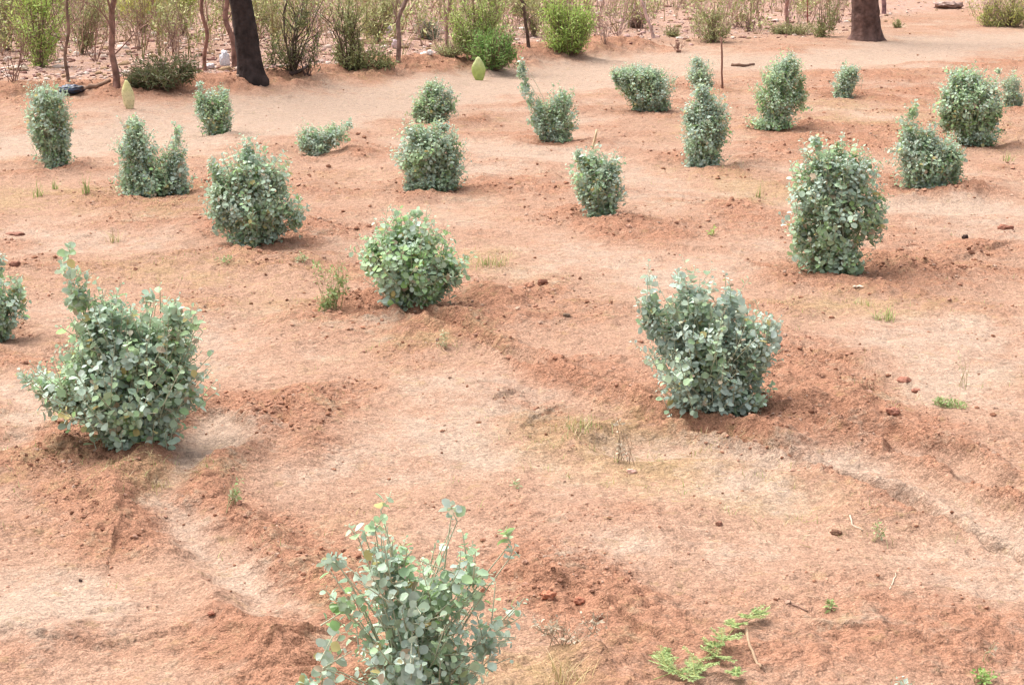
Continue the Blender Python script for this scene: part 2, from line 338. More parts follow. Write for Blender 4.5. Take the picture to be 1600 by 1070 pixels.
def mat_soil():
    m = bpy.data.materials.new('red_sandy_soil'); nt, N = nodes(m); L = nt.links.new
    out = N('ShaderNodeOutputMaterial'); pr = N('ShaderNodeBsdfPrincipled')
    pr.inputs['Roughness'].default_value = .95; pr.inputs['Specular IOR Level'].default_value = .08
    at = N('ShaderNodeAttribute', attribute_name='col'); se = N('ShaderNodeSeparateColor'); L(at.outputs['Color'], se.inputs[0])
    sc = N('ShaderNodeAttribute', attribute_name='scrub')
    tc = N('ShaderNodeTexCoord')
    def nz(s, d=4, r=.6):
        n = N('ShaderNodeTexNoise'); n.inputs['Scale'].default_value = s; n.inputs['Detail'].default_value = d; n.inputs['Roughness'].default_value = r
        L(tc.outputs['Object'], n.inputs['Vector']); return n.outputs['Fac']
    def mth(op, a, b=None, c=None):
        n = N('ShaderNodeMath', operation=op)
        for i, v in enumerate((a, b, c)):
            if v is None: continue
            if isinstance(v, (int, float)): n.inputs[i].default_value = v
            else: L(v, n.inputs[i])
        return n.outputs[0]
    def ramp(v, lo, hi, a=0., b=1.):
        n = N('ShaderNodeMapRange', interpolation_type='SMOOTHSTEP'); L(v, n.inputs[0])
        for i, q in enumerate((lo, hi, a, b)): n.inputs[i + 1].default_value = q
        return n.outputs[0]
    def mix(f, a, b, blend='MIX'):
        n = N('ShaderNodeMix', data_type='RGBA', blend_type=blend)
        if isinstance(f, (int, float)): n.inputs[0].default_value = f
        else: L(f, n.inputs[0])
        for i, v in ((6, a), (7, b)):
            if isinstance(v, tuple): n.inputs[i].default_value = (*v, 1)
            else: L(v, n.inputs[i])
        return n.outputs[2]
    med, fine, grain, big = nz(7, 5, .62), nz(38, 4, .65), nz(150, 3, .7), nz(1.6, 4)
    jit = mth('ADD', mth('ADD', mth('MULTIPLY', mth('SUBTRACT', med, .5), 1.9), mth('MULTIPLY', mth('SUBTRACT', nz(2.6, 5, .65), .5), 1.5)), mth('MULTIPLY', mth('SUBTRACT', fine, .5), 1.3))
    R = ramp(mth('ADD', se.outputs[0], jit), .15, 1.0); P = ramp(mth('ADD', se.outputs[1], mth('MULTIPLY', jit, .8)), .12, 1.0)
    Y = ramp(mth('ADD', se.outputs[2], jit), .2, 1.1)
    c = mix(R, SOIL_BASE, SOIL_RED)
    c = mix(mth('MULTIPLY', Y, .8), c, SOIL_YEL)
    c = mix(mth('MULTIPLY', P, .9), c, SOIL_PALE)
    c = mix(mth('MULTIPLY', sc.outputs['Fac'], ramp(mth('ADD', med, mth('MULTIPLY', jit, .4)), .3, .75)), c, SOIL_SCRUB)
    # grains of sand: pale and dark specks
    gr = mth('MULTIPLY', ramp(grain, .3, .7, .70, 1.28), mth('MULTIPLY', ramp(nz(60, 3, .7), .3, .7, .80, 1.18), ramp(nz(18, 4, .65), .3, .7, .86, 1.12)))
    vm = N('ShaderNodeVectorMath', operation='SCALE'); L(c, vm.inputs[0]); L(gr, vm.inputs['Scale']); c = vm.outputs[0]
    vo = N('ShaderNodeTexVoronoi'); vo.inputs['Scale'].default_value = 55; L(tc.outputs['Object'], vo.inputs['Vector'])
    speck = mth('MULTIPLY', ramp(vo.outputs['Distance'], .30, .14), ramp(nz(9, 3), .52, .68))
    c = mix(mth('MULTIPLY', speck, .6), c, (.13, .06, .035))
    c = mix(mth('MULTIPLY', ramp(nz(11, 5, .7), .56, .68), .28), c, (.33, .235, .11))
    c = mix(mth('MULTIPLY', ramp(nz(4.3, 5, .7), .54, .70), .35), c, (.34, .185, .125))
    vo2 = N('ShaderNodeTexVoronoi'); vo2.inputs['Scale'].default_value = 80; L(tc.outputs['Object'], vo2.inputs['Vector'])
    speck2 = mth('MULTIPLY', ramp(vo2.outputs['Distance'], .24, .1), ramp(nz(5, 3), .5, .7))
    c = mix(mth('MULTIPLY', speck2, .5), c, (.62, .48, .36))
    L(c, pr.inputs['Base Color'])
    hsum = mth('ADD', mth('MULTIPLY', fine, .55), mth('ADD', mth('MULTIPLY', grain, .18), mth('MULTIPLY', med, 1.0)))
    hsum = mth('ADD', hsum, mth('MULTIPLY', mth('SUBTRACT', 1., vo.outputs['Distance']), .15))
    bm = N('ShaderNodeBump'); bm.inputs['Distance'].default_value = .045
    L(ramp(mth('SUBTRACT', se.outputs[0], mth('MULTIPLY', se.outputs[1], .6)), -.4, 1., .65, 1.0), bm.inputs['Strength'])
    L(hsum, bm.inputs['Height']); L(bm.outputs[0], pr.inputs['Normal'])
    L(pr.outputs[0], out.inputs[0]); return m
SOIL_BASE = (.326, .200, .138); SOIL_RED = (.333, .171, .108); SOIL_PALE = (.345, .254, .193); SOIL_YEL = (.315, .214, .116); SOIL_SCRUB = (.38, .245, .205)
M_SOIL = mat_soil()

def build_ground():
    ys = np.concatenate([[-400, -60, -12, -3, 0, 1.5, 2.6], np.geomspace(3.4, 75, 1350), [85, 100, 140, 220, 500, 1500]])
    t = np.concatenate([[-600, -60, -12, -4, -2, -1.35], np.linspace(-1, 1, 860), [1.35, 2, 4, 12, 60, 600]])
    Wd = .355 * np.clip(ys, 0, 90) + .7
    X = t[None, :] * Wd[:, None]; Y = np.repeat(ys[:, None], len(t), 1)
    h, r, p, ye, scr = soil(X.ravel(), Y.ravel())
    V = np.stack([X.ravel(), Y.ravel(), h], 1)
    ny, nx = X.shape
    i = np.arange(ny * nx).reshape(ny, nx)
    Fq = np.stack([i[:-1, :-1], i[:-1, 1:], i[1:, 1:], i[1:, :-1]], -1).reshape(-1, 4)
    o = mesh_obj('ground', V, [Fq], M_SOIL, None, np.stack([r, p, ye], 1))
    a = o.data.attributes.new('scrub', 'FLOAT', 'POINT'); a.data.foreach_set('value', scr.astype(np.float32))
    tag(o, 'pinkish red sandy field soil with pale washed crusts and dug mounds', 'ground', None, 'structure')
build_ground()

# ------------------------------------------------------------------ leaf, stem and lump meshes
LEAF9 = np.array([(0,0,0),(0,.5,-.05),(0,1,-.13),(-.27,.16,.03),(-.5,.5,.07),(-.32,.86,0),(.27,.16,.03),(.5,.5,.07),(.32,.86,0)], float)
LEAF9F = np.array([(0,1,4,3),(1,2,5,4),(0,6,7,1),(1,7,8,2)])
LEAF4 = np.array([(0,0,0),(.5,.45,.05),(0,1,-.08),(-.5,.45,.05)], float)
LEAF4F = np.array([(0,1,2),(0,2,3)])

def leaves(P, A, Nn, Ln, Wd, C, tmpl=LEAF9, tf=LEAF9F):
    A = norm(A); S = norm(np.cross(A, Nn)); Nn = np.cross(S, A)
    n, k = len(P), len(tmpl)
    V = (P[:, None] + tmpl[None, :, 0:1] * (S * Wd[:, None])[:, None] + tmpl[None, :, 1:2] * (A * Ln[:, None])[:, None]
         + tmpl[None, :, 2:3] * (Nn * Ln[:, None])[:, None]).reshape(-1, 3)
    Fq = (tf[None] + (np.arange(n) * k)[:, None, None]).reshape(-1, tf.shape[1])
    return V, Fq, np.repeat(C, k, 0)

def sticks(P0, P1, R0, R1, C, sides=4):
    P0, P1 = np.asarray(P0, float), np.asarray(P1, float); n = len(P0)
    R0 = np.broadcast_to(R0, n); R1 = np.broadcast_to(R1, n)
    D = norm(P1 - P0); up = np.where(np.abs(D[:, 2:3]) > .9, np.array([[1., 0, 0]]), np.array([[0, 0, 1.]]))
    U = norm(np.cross(D, up)); W2 = np.cross(D, U)
    an = np.arange(sides) * 2 * np.pi / sides
    ring = np.cos(an)[None, :, None] * U[:, None] + np.sin(an)[None, :, None] * W2[:, None]
    V = np.concatenate([P0[:, None] + ring * R0[:, None, None], P1[:, None] + ring * R1[:, None, None]], 1).reshape(-1, 3)
    j = np.arange(sides); f = np.stack([j, (j + 1) % sides, (j + 1) % sides + sides, j + sides], 1)
    Fq = (f[None] + (np.arange(n) * 2 * sides)[:, None, None]).reshape(-1, 4)
    C = np.broadcast_to(np.asarray(C, float), (n, 3))
    return V, Fq, np.repeat(C, 2 * sides, 0)

def merge(parts):
    off, Vs, Fs, Cs = 0, [], {}, []
    for V, F_, C in parts:
        if len(V) == 0: continue
        Vs.append(V); Cs.append(C); Fs.setdefault(F_.shape[1], []).append(F_ + off); off += len(V)
    return np.concatenate(Vs), [np.concatenate(f) for f in Fs.values()], np.concatenate(Cs)

_t = (1 + 5 ** .5) / 2
ICO = norm(np.array([(-1,_t,0),(1,_t,0),(-1,-_t,0),(1,-_t,0),(0,-1,_t),(0,1,_t),(0,-1,-_t),(0,1,-_t),(_t,0,-1),(_t,0,1),(-_t,0,-1),(-_t,0,1)], float))
ICOF = np.array([(0,11,5),(0,5,1),(0,1,7),(0,7,10),(0,10,11),(1,5,9),(5,11,4),(11,10,2),(10,7,6),(7,1,8),(3,9,4),(3,4,2),(3,2,6),(3,6,8),(3,8,9),(4,9,5),(2,4,11),(6,2,10),(8,6,7),(9,8,1)])

def lumps(P, R, C, flatz=.7, rng=RNG):
    n = len(P)
    S = R[:, None] * rng.uniform(.65, 1.35, (n, 12)); a = rng.uniform(0, 6.28, n); st = rng.uniform(.7, 1.4, n)
    V = ICO[None] * S[:, :, None]
    V[:, :, 0] *= st[:, None]; V[:, :, 2] *= flatz
    x = V[:, :, 0] * np.cos(a)[:, None] - V[:, :, 1] * np.sin(a)[:, None]; y = V[:, :, 0] * np.sin(a)[:, None] + V[:, :, 1] * np.cos(a)[:, None]
    V = np.stack([x, y, V[:, :, 2]], -1) + P[:, None]
    Fq = (ICOF[None] + (np.arange(n) * 12)[:, None, None]).reshape(-1, 3)
    return V.reshape(-1, 3), Fq, np.repeat(C, 12, 0)

def bez(p0, p1, p2, n):
    t = np.linspace(0, 1, n)[:, None]
    return (1 - t) ** 2 * p0 + 2 * t * (1 - t) * p1 + t * t * p2

def rnd_dir(rng, n):
    return norm(rng.normal(size=(n, 3)))

# ------------------------------------------------------------------ shoots filling lobes of a crown
def crown(rng, foot, lobes, leaf, aspect, per, shoot, palette, up=.7, dens=1., flatd=1., tip_scale=.45, cover=1.0, tmpl=(LEAF9, LEAF9F), young=None, along=.75, wild=0, taper=0, fe=1.0, stems=5, patch=None):
    """lobes: world (C, a, b, dens).  Returns leaf arrays and stem arrays."""
    LP, LA, LN, LL, LW, LC = [], [], [], [], [], []
    S0, S1, SR0, SR1 = [], [], [], []
    pal = np.array(palette, float)
    for C, a, b, dn in lobes:
        area = 4 * math.pi * ((a * a + 2 * a * b) / 3)
        ns = max(2, int(cover * dens * dn * area / (per * leaf * leaf * aspect * .62)))
        D = rnd_dir(rng, ns); rad = rng.uniform(0, 1, ns) ** .33
        T = C + D * np.array([a, a * flatd, b]) * rad[:, None]
        if wild:
            wl_ = rng.random(ns) < wild * (D[:, 2] > -.1)
            rad = np.where(wl_, rng.uniform(.95, 1.28, ns) + (D[:, 2] > .35) * rng.uniform(0, .22, ns) * min(1., .09 / b), rad); T = C + D * np.array([a, a * flatd, b]) * rad[:, None]
        hh = np.clip((T[:, 2] - foot[2]) / (.06 + .45 * (C[2] + b - foot[2])), 0, 1)[:, None]
        T[:, :2] = C[:2] + (T[:, :2] - C[:2]) * ((1 - taper) + taper * hh ** .6)
        keep = T[:, 2] > foot[2] + .010; T, D, rad = T[keep], D[keep], rad[keep]; ns = len(T)
        if ns == 0: continue
        dirs = norm(D * (0.35 + .65 * rad[:, None]) + np.array([0, 0, up]) + rng.normal(0, .28, (ns, 3)))
        Ls = np.minimum(shoot * rng.uniform(.6, 1.25, ns), 1.1 * max(a, b))
        st = T - dirs * Ls[:, None]; st[:, 2] = np.maximum(st[:, 2], foot[2] + .004)
        for i in range(ns):
            k = max(3, int(per * rng.uniform(.75, 1.25) * (.65 if rad[i] > .95 else 1)))
            s = np.linspace(1 - along, 1, k) + rng.uniform(-.03, .03, k); s = np.clip(s, 0, 1)
            p = st[i] + (T[i] - st[i]) * s[:, None]
            d = np.repeat(norm(T[i:i + 1] - st[i:i + 1]), k, 0)
            e1 = norm(np.cross(d[0], np.array([.3, .2, 1.]) if abs(d[0][2]) < .9 else np.array([1., 0, 0])))
            e2 = np.cross(d[0], e1)
            ph = np.arange(k) * 2.4 + rng.uniform(0, 6.28) + rng.normal(0, .25, k)
            radial = np.cos(ph)[:, None] * e1 + np.sin(ph)[:, None] * e2
            lift = .25 + .75 * s[:, None] ** 2
            A = norm(radial * fe + d * lift * rng.uniform(.4, 1.1, (k, 1)) + rng.normal(0, .32, (k, 3)))
            Nn = norm(d + .25 * np.array([0, 0, 1]) + rng.normal(0, .45, (k, 3)))
            size = leaf * (tip_scale + (1 - tip_scale) * np.clip((1 - s) / .45, 0, 1)) * rng.uniform(.55, 1.3, k)
            c = pal[rng.integers(len(pal))] * .5 + pal[rng.integers(len(pal), size=k)] * .5
            if patch is not None:                              # some branches are greener, some carry more grey scurf
                q = noise(np.array([T[i][0] * 7 + T[i][1] * 3]), np.array([T[i][2] * 7 + T[i][1] * 5]), 55)[0]
                c = c + (np.array(patch[0] if q > 0 else patch[1]) - c) * min(.75, abs(q) * 1.1)
            c = c * rng.uniform(.86, 1.16, (k, 1))
            if patch is not None:                              # a few yellowed and dusty leaves
                c[rng.random(k) < .03] = (.50, .44, .20); c[rng.random(k) < .03] = (.42, .34, .25)
            if young is not None: c = c + (np.array(young) - c) * (sstep(.75, 1., s) * .45)[:, None]
            LP.append(p + radial * .004); LA.append(A); LN.append(Nn); LL.append(size); LW.append(size * aspect * rng.uniform(.85, 1.15, k)); LC.append(c)
        S0.append(st); S1.append(T); SR0.append(np.full(ns, .0022)); SR1.append(np.full(ns, .0012))
        # woody stems from the foot to some shoots
        sel = rng.permutation(ns)[:max(2, ns // stems)]
        for i in sel:
            f0 = foot + np.array([rng.normal(0, .03), rng.normal(0, .03), -.02])
            mid = (f0 + st[i]) / 2 + np.array([(st[i][0] - f0[0]) * .15, (st[i][1] - f0[1]) * .15, -.0]) * -1 + np.array([0, 0, .05 * abs(st[i][2] - f0[2])])
            q = bez(f0, mid, st[i], 6)
            S0.append(q[:-1]); S1.append(q[1:]); rr = np.linspace(.004, .0014, 6); SR0.append(rr[:-1]); SR1.append(rr[1:])
    cat = np.concatenate
    lf = leaves(cat(LP), cat(LA), cat(LN), cat(LL), cat(LW), np.clip(cat(LC), 0, 1), *tmpl)
    return lf, (cat(S0), cat(S1), cat(SR0), cat(SR1))

PAL_SALT = [(.42,.54,.40),(.45,.56,.44),(.47,.565,.47),(.36,.495,.335),(.42,.54,.375),(.49,.58,.49),(.38,.51,.39)]
PAL_PALE = [(.48,.58,.50),(.50,.59,.52),(.46,.56,.48)]
PAL_GRN = [(.34,.53,.21),(.29,.49,.18),(.39,.56,.25)]

def world_lobes(px_lobes, Y, grow=1.0):
    out = []
    for (x, y, rx, ry, dn) in px_lobes:
        C = on_plane(x, y, Y); s = np.linalg.norm(on_plane(x + 10, y, Y) - C) / 10
        out.append((C, rx * s * grow, ry * s * 1.04 * grow, dn))
    return out

def saltbush(d, seed):
    rng = np.random.default_rng(1000 + seed)
    x, y = d['foot']; z = hgt(x, y); foot = np.array([x, y, z])
    root = empty('saltbush', foot)
    tag(root, d['L'], 'shrub', 'saltbushes planted in rows on the red soil')
    pal = list(PAL_SALT) + PAL_PALE * int(round(d.get('pale', .08) * 10)) + PAL_GRN * int(round(d.get('green', .08) * 10))
    lf, st = crown(rng, foot, world_lobes(d['lobes'], y, 1.15), d['leaf'] * .76, .86, 11, .15, pal, up=.75, dens=d['dens'], young=(.47, .56, .47), cover=1.9, wild=.26, patch=((.36,.48,.25), (.48,.57,.50)), taper=.55, along=.9, stems=d.get('stems', 6))
    mesh_obj('foliage', lf[0], [lf[1]], M_LEAF, root, lf[2])
    P0, P1, R0, R1 = st
    # short woody stump
    V, F_, C = sticks(P0, P1, R0, R1, (.43, .44, .32), 4)
    mesh_obj('stem', V, [F_], M_TWIG, root, C)
for i, d in enumerate(BUSHES): saltbush(d, i)


# ------------------------------------------------------------------ scrub shrubs, trees, dry twigs beyond the field
def twigs(rng, foot, n, height, spread, r0, levels=2, kids=4, curve=.25, lean=(0, 0)):
    """branching sticks from one foot: returns segment arrays and tip points"""
    P0, P1, R0, R1, tips = [], [], [], [], []
    def grow(p, d, L, r, lev):
        k = 4
        for i in range(k):
            d = norm(d + rng.normal(0, curve / 2, 3) + np.array([0, 0, .05]))
            q = p + d * L / k
            P0.append(p); P1.append(q); R0.append(r * (1 - .18 * i)); R1.append(r * (1 - .18 * (i + 1)))
            if lev > 0 and i >= 1:
                for _ in range(rng.integers(1, 3) if kids > 3 else 1):
                    e = norm(d + rng.normal(0, .55, 3) + np.array([0, 0, .12]))
                    grow(q, e, L * rng.uniform(.35, .6), r * .5, lev - 1)
            p = q
        tips.append(p)
    for i in range(n):
        a = rng.uniform(0, 6.28); s = spread * rng.uniform(.1, 1)
        d = norm(np.array([math.cos(a) * s + lean[0], math.sin(a) * s + lean[1], 1.]))
        grow(foot + np.array([rng.normal(0, .02), rng.normal(0, .02), -.03]), d, height * rng.uniform(.6, 1.0), r0 * rng.uniform(.7, 1.1), levels)
    return np.array(P0), np.array(P1), np.array(R0), np.array(R1), np.array(tips)

OLIVE = [(0.253,0.283,0.111),(0.297,0.312,0.133),(0.208,0.253,0.089),(0.342,0.327,0.149)]
BRIGHT = [(0.391,0.557,0.133),(0.483,0.631,0.160),(0.317,0.483,0.107),(0.557,0.668,0.213),(0.446,0.576,0.178)]
DEEP = [(0.224,0.389,0.108),(0.284,0.448,0.129),(0.179,0.329,0.086),(0.329,0.478,0.157)]
PALEG = [(0.430,0.461,0.208),(0.490,0.505,0.238),(0.370,0.416,0.164),(0.535,0.521,0.282)]
DARKO = [(0.111,0.130,0.052),(0.143,0.156,0.065),(0.091,0.111,0.046),(0.169,0.169,0.078)]
YELG = [(0.499,0.515,0.125),(0.574,0.574,0.163),(0.424,0.454,0.112)]
GREYG = [(0.264,0.312,0.216),(0.312,0.348,0.240),(0.228,0.264,0.180)]

def shrub(name, label, base, lobes, pal, seed, leaf=.075, aspect=.24, dens=1., nst=7, hst=None, stemc=(.22,.15,.11), group=None, cat='shrub', up=1.2, shoot=.3, rst=.010):
    rng = np.random.default_rng(3000 + seed)
    f = ground(*base); root = empty(name, f); tag(root, label, cat, group)
    wl = world_lobes(lobes, f[1], 1.12)
    lf, st = crown(rng, f, wl, leaf, aspect, 12, shoot, pal, up=up, dens=dens, cover=1.15, wild=.38, fe=.42, tmpl=(LEAF4, LEAF4F), tip_scale=.7, along=.9)
    mesh_obj('foliage', lf[0], [lf[1]], M_GREEN, root, lf[2])
    parts = [sticks(st[0], st[1], st[2] * 1.6, st[3] * 1.6, np.array(stemc) * 1.1, 3)]
    top = max(C[2] + b for C, a, b, _ in wl) - f[2]
    t = twigs(rng, f, nst, hst or top * .8, .45, rst, 1, 4)
    parts.append(sticks(t[0], t[1], t[2], t[3], stemc, 4))
    V, Fq, C = merge(parts); mesh_obj('stem', V, Fq, M_TWIG, root, C)

G_SC = 'green shrubs along the edge of the scrub'
shrub('scrub_shrub', 'tall feathery green shrub at the far left behind the bare soil bank', (62,106), [(60,30,42,50,.8),(60,75,30,22,.5),(55,-20,45,30,.6)], BRIGHT, 1, group=G_SC, dens=.75)
shrub('scrub_shrub', 'low dark olive shrub crouching left of the black tree trunk', (256,138), [(250,112,50,22,1.2),(290,108,20,20,1.1),(215,122,24,14,.9)], DARKO, 2, group=G_SC, up=.5, shoot=.25)
shrub('scrub_shrub', 'open multi stemmed dark shrub just right of the black tree trunk', (458,112), [(450,75,30,22,.5),(425,65,14,34,.5),(490,70,18,26,.4),(470,10,36,24,.35)], OLIVE + DARKO, 3, group=G_SC, dens=.8, nst=9, stemc=(.10,.075,.055), rst=.016)
shrub('scrub_shrub', 'twiggy olive shrub with a leafy head between the forked shrub and a thin grey trunk', (545,108), [(545,25,30,28,.6),(560,78,40,24,.8),(600,92,22,12,.9),(530,60,14,30,.5)], OLIVE, 4, group=G_SC, nst=8, stemc=(.11,.08,.06), rst=.014)
shrub('scrub_shrub', 'bushy green shrub standing behind the flat cactus pad', (772,108), [(772,78,34,24,1.2),(765,60,28,16,1.0),(795,70,16,22,.9)], DEEP, 5, group=G_SC)
shrub('scrub_shrub', 'taller pale green feathery shrub rising behind the bushy green one', (748,94), [(725,30,26,46,.7),(765,10,34,44,.75),(745,55,30,24,.6)], BRIGHT + PALEG, 6, group=G_SC)
shrub('scrub_shrub', 'bright yellow green rounded shrub right of the middle on the scrub edge', (886,82), [(890,42,38,32,1.15),(865,15,22,22,.8),(905,30,26,26,1.0),(885,65,28,14,1.0)], BRIGHT, 7, group=G_SC)
shrub('scrub_shrub', 'wispy pale olive shrub behind the thin planted sapling stem', (1114,66), [(1112,36,32,22,.55),(1120,18,22,12,.4)], PALEG + OLIVE, 8, group=G_SC)
shrub('scrub_shrub', 'small olive shrub just left of the brown trunk', (1284,58), [(1284,36,22,18,.55),(1300,20,14,20,.4)], OLIVE, 9, group=G_SC)
shrub('scrub_shrub', 'yellow green shrub cut by the top right corner', (1576,42), [(1590,8,34,24,.7),(1545,10,28,20,.4),(1560,28,36,10,.3)], YELG + OLIVE, 10, group=G_SC)
shrub('scrub_shrub', 'tiny lone brown green bush right of the brown trunk', (1404,44), [(1403,37,8,7,1.1)], OLIVE, 11, group=G_SC, nst=4, leaf=.05, shoot=.1)
shrub('scrub_shrub', 'grey green tuft shrub among the litter behind the pale thin trunks', (672,62), [(670,44,22,15,.8),(662,38,14,12,.7)], GREYG, 12, group=G_SC)
shrub('scrub_shrub', 'yellow green leafy crown at the top edge between two thin trunks at left', (222,52), [(215,2,30,22,.6),(250,-5,22,18,.5)], YELG, 13, group=G_SC)
shrub('scrub_shrub', 'small yellow green crown at the top left of the black trunk', (288,56), [(286,14,22,20,.6),(292,-12,24,18,.5)], YELG + BRIGHT, 14, group=G_SC)
shrub('scrub_shrub', 'dry tan and olive low shrub beside the bright green rounded one', (705,88), [(702,74,24,12,.7)], PALEG, 15, group=G_SC, leaf=.05)
shrub('scrub_shrub', 'low olive tuft near the two red stakes by the brown trunk', (1232,54), [(1240,42,30,8,.7),(1215,46,14,8,.6)], PALEG + OLIVE, 16, group=G_SC, leaf=.05)
shrub('scrub_shrub', 'brownish round dead shrub behind the scrub edge at upper right of centre', (996,44), [(995,26,20,16,1.0)], [(.20,.13,.10),(.25,.16,.12)], 17, group=G_SC)
shrub('scrub_shrub', 'small dull olive shrub on the scrub edge near the brown dead shrub', (1052,58), [(1052,48,14,9,.9)], OLIVE + PALEG, 18, group=G_SC, leaf=.05)
shrub('scrub_shrub', 'faded olive haze of thin shoots at the far left corner', (12,80), [(0,30,24,40,.5),(8,0,20,20,.5)], PALEG + OLIVE, 19, group=G_SC)
shrub('scrub_shrub', 'pale olive twiggy shrub filling the gap right of the feathery green one', (128,84), [(130,40,24,30,.5),(150,10,26,24,.45)], PALEG + OLIVE, 20, group=G_SC)
shrub('scrub_shrub', 'tangled olive shrub hanging over the top edge behind the forked shrub', (395,74), [(410,5,28,22,.5),(430,30,20,24,.4)], PALEG + OLIVE, 21, group=G_SC)
shrub('scrub_shrub', 'straw olive shrub with upright shoots behind the twiggy olive one', (590,66), [(585,20,28,30,.6),(610,0,22,20,.5)], PALEG, 22, group=G_SC)
shrub('scrub_shrub', 'thin olive shrub between the pale feathery shrub and the rounded bright one', (835,58), [(832,15,22,28,.45),(810,0,18,20,.45)], PALEG + OLIVE, 23, group=G_SC)

# trees: trunk inside the picture, limbs and crown above it
def tree(name, label, base, top, wpx, barkc, seed, height=4.5, crown_pal=None, limbs=4, flare=1.3, crown_r=1.1, leaf=.09, ncr=1.0, cat='tree', group=None):
    rng = np.random.default_rng(5000 + seed)
    f = ground(*base); root = empty(name, f); tag(root, label, cat, group)
    s = f[1] / F_PX; r = wpx * s / 2
    t0 = on_plane(top[0], top[1], f[1]); d = (t0 - f); d = d / max(d[2], .3)
    zs = np.concatenate([np.linspace(-.25, .3, 12), np.linspace(.34, height * .55, 50)])
    na = 44; an = np.arange(na) * 2 * np.pi / na
    V = []
    for z in zs:
        wv = .018 if r > .1 else .05
        bend = np.array([d[0] * z, d[1] * z * .5, 0]) + np.array([wv * math.sin(z * (2 if r > .1 else 4.5) + seed * 1.7) + (.02 * math.sin(z * 11 + seed) if r < .1 else 0), wv * math.cos(z * 1.7 + seed), 0]) * min(1, max(z * 1.5, 0))
        rr = r * (1 - .30 * z / (height * .55)) * (1 + (flare - 1) * math.exp(-max(z, 0) / .10))
        bark = 1 + .07 * noise(an * 3 + 9, np.full(na, z * 3.5), seed) + .05 * noise(np.cos(an) * 5, np.full(na, z * 9.), seed + 1) + .07 * np.abs(noise(an * 5.5, np.full(na, z * 4.), seed + 2)) + .12 * np.exp(-max(z, 0) / .1) * np.sin(an * 4 + seed)
        V.append(f + bend + np.stack([np.cos(an) * rr * bark, np.sin(an) * rr * bark, np.full(na, z)], 1))
    n = len(V); V = np.concatenate(V); i = np.arange(n * na).reshape(n, na)
    Fq = np.stack([i[:-1], np.roll(i[:-1], -1, 1), np.roll(i[1:], -1, 1), i[1:]], -1).reshape(-1, 4)
    cc = np.array(barkc) * (1 + .25 * noise(V[:, 2] * 7 + seed, V[:, 0] * 30, seed))[:, None]
    mesh_obj('trunk', V, [Fq], M_BARK, root, cc)
    rings = V.reshape(n, na, 3).mean(1); apex = rings[-1]
    if r < .1:                                              # low side twigs of the slim stems
        for zi in (13, 17, 21, 25, 31, 38):
            t = twigs(rng, rings[zi] + np.array([0, 0, .03]), 1, rng.uniform(.35, .8), 1.3, r * .35, 1, 4, .3)
            Vt, Ft, Ct = sticks(t[0], t[1], t[2], t[3], np.array(barkc), 3); mesh_obj('limb', Vt, [Ft], M_TWIG, root, Ct)
    P0, P1, R0, R1, tips = [], [], [], [], []
    for k in range(limbs):
        a = k * 6.28 / limbs + rng.uniform(-.5, .5)
        e = apex + np.array([math.cos(a) * crown_r * .8, math.sin(a) * crown_r * .8, height * rng.uniform(.2, .42)])
        q = bez(apex - np.array([0, 0, .05 * k]), apex + np.array([math.cos(a) * .3, math.sin(a) * .3, height * .15]), e, 8)
        rr = np.linspace(r * .6, r * .15, 8)
        P0.append(q[:-1]); P1.append(q[1:]); R0.append(rr[:-1]); R1.append(rr[1:]); tips.append(e)
    for a0, a1, b0, b1 in zip(P0, P1, R0, R1):
        Vl, Fl, Cl = sticks(a0, a1, b0, b1, barkc, 7); mesh_obj('limb', Vl, [Fl], M_BARK, root, Cl)
    lob = [(e + np.array([0, 0, .1]), crown_r * .55, crown_r * .38, .35 * ncr) for e in tips]
    lf, st = crown(rng, apex - np.array([0, 0, .3]), lob, leaf, .4, 10, .35, crown_pal or OLIVE, up=.5, cover=.35, tmpl=(LEAF4, LEAF4F), along=.9)
    tw = sticks(st[0], st[1], st[2], st[3], barkc, 3)
    Vc, Fc, Cc = merge([lf, tw]); mesh_obj('crown', Vc, Fc, M_GREEN, root, Cc)

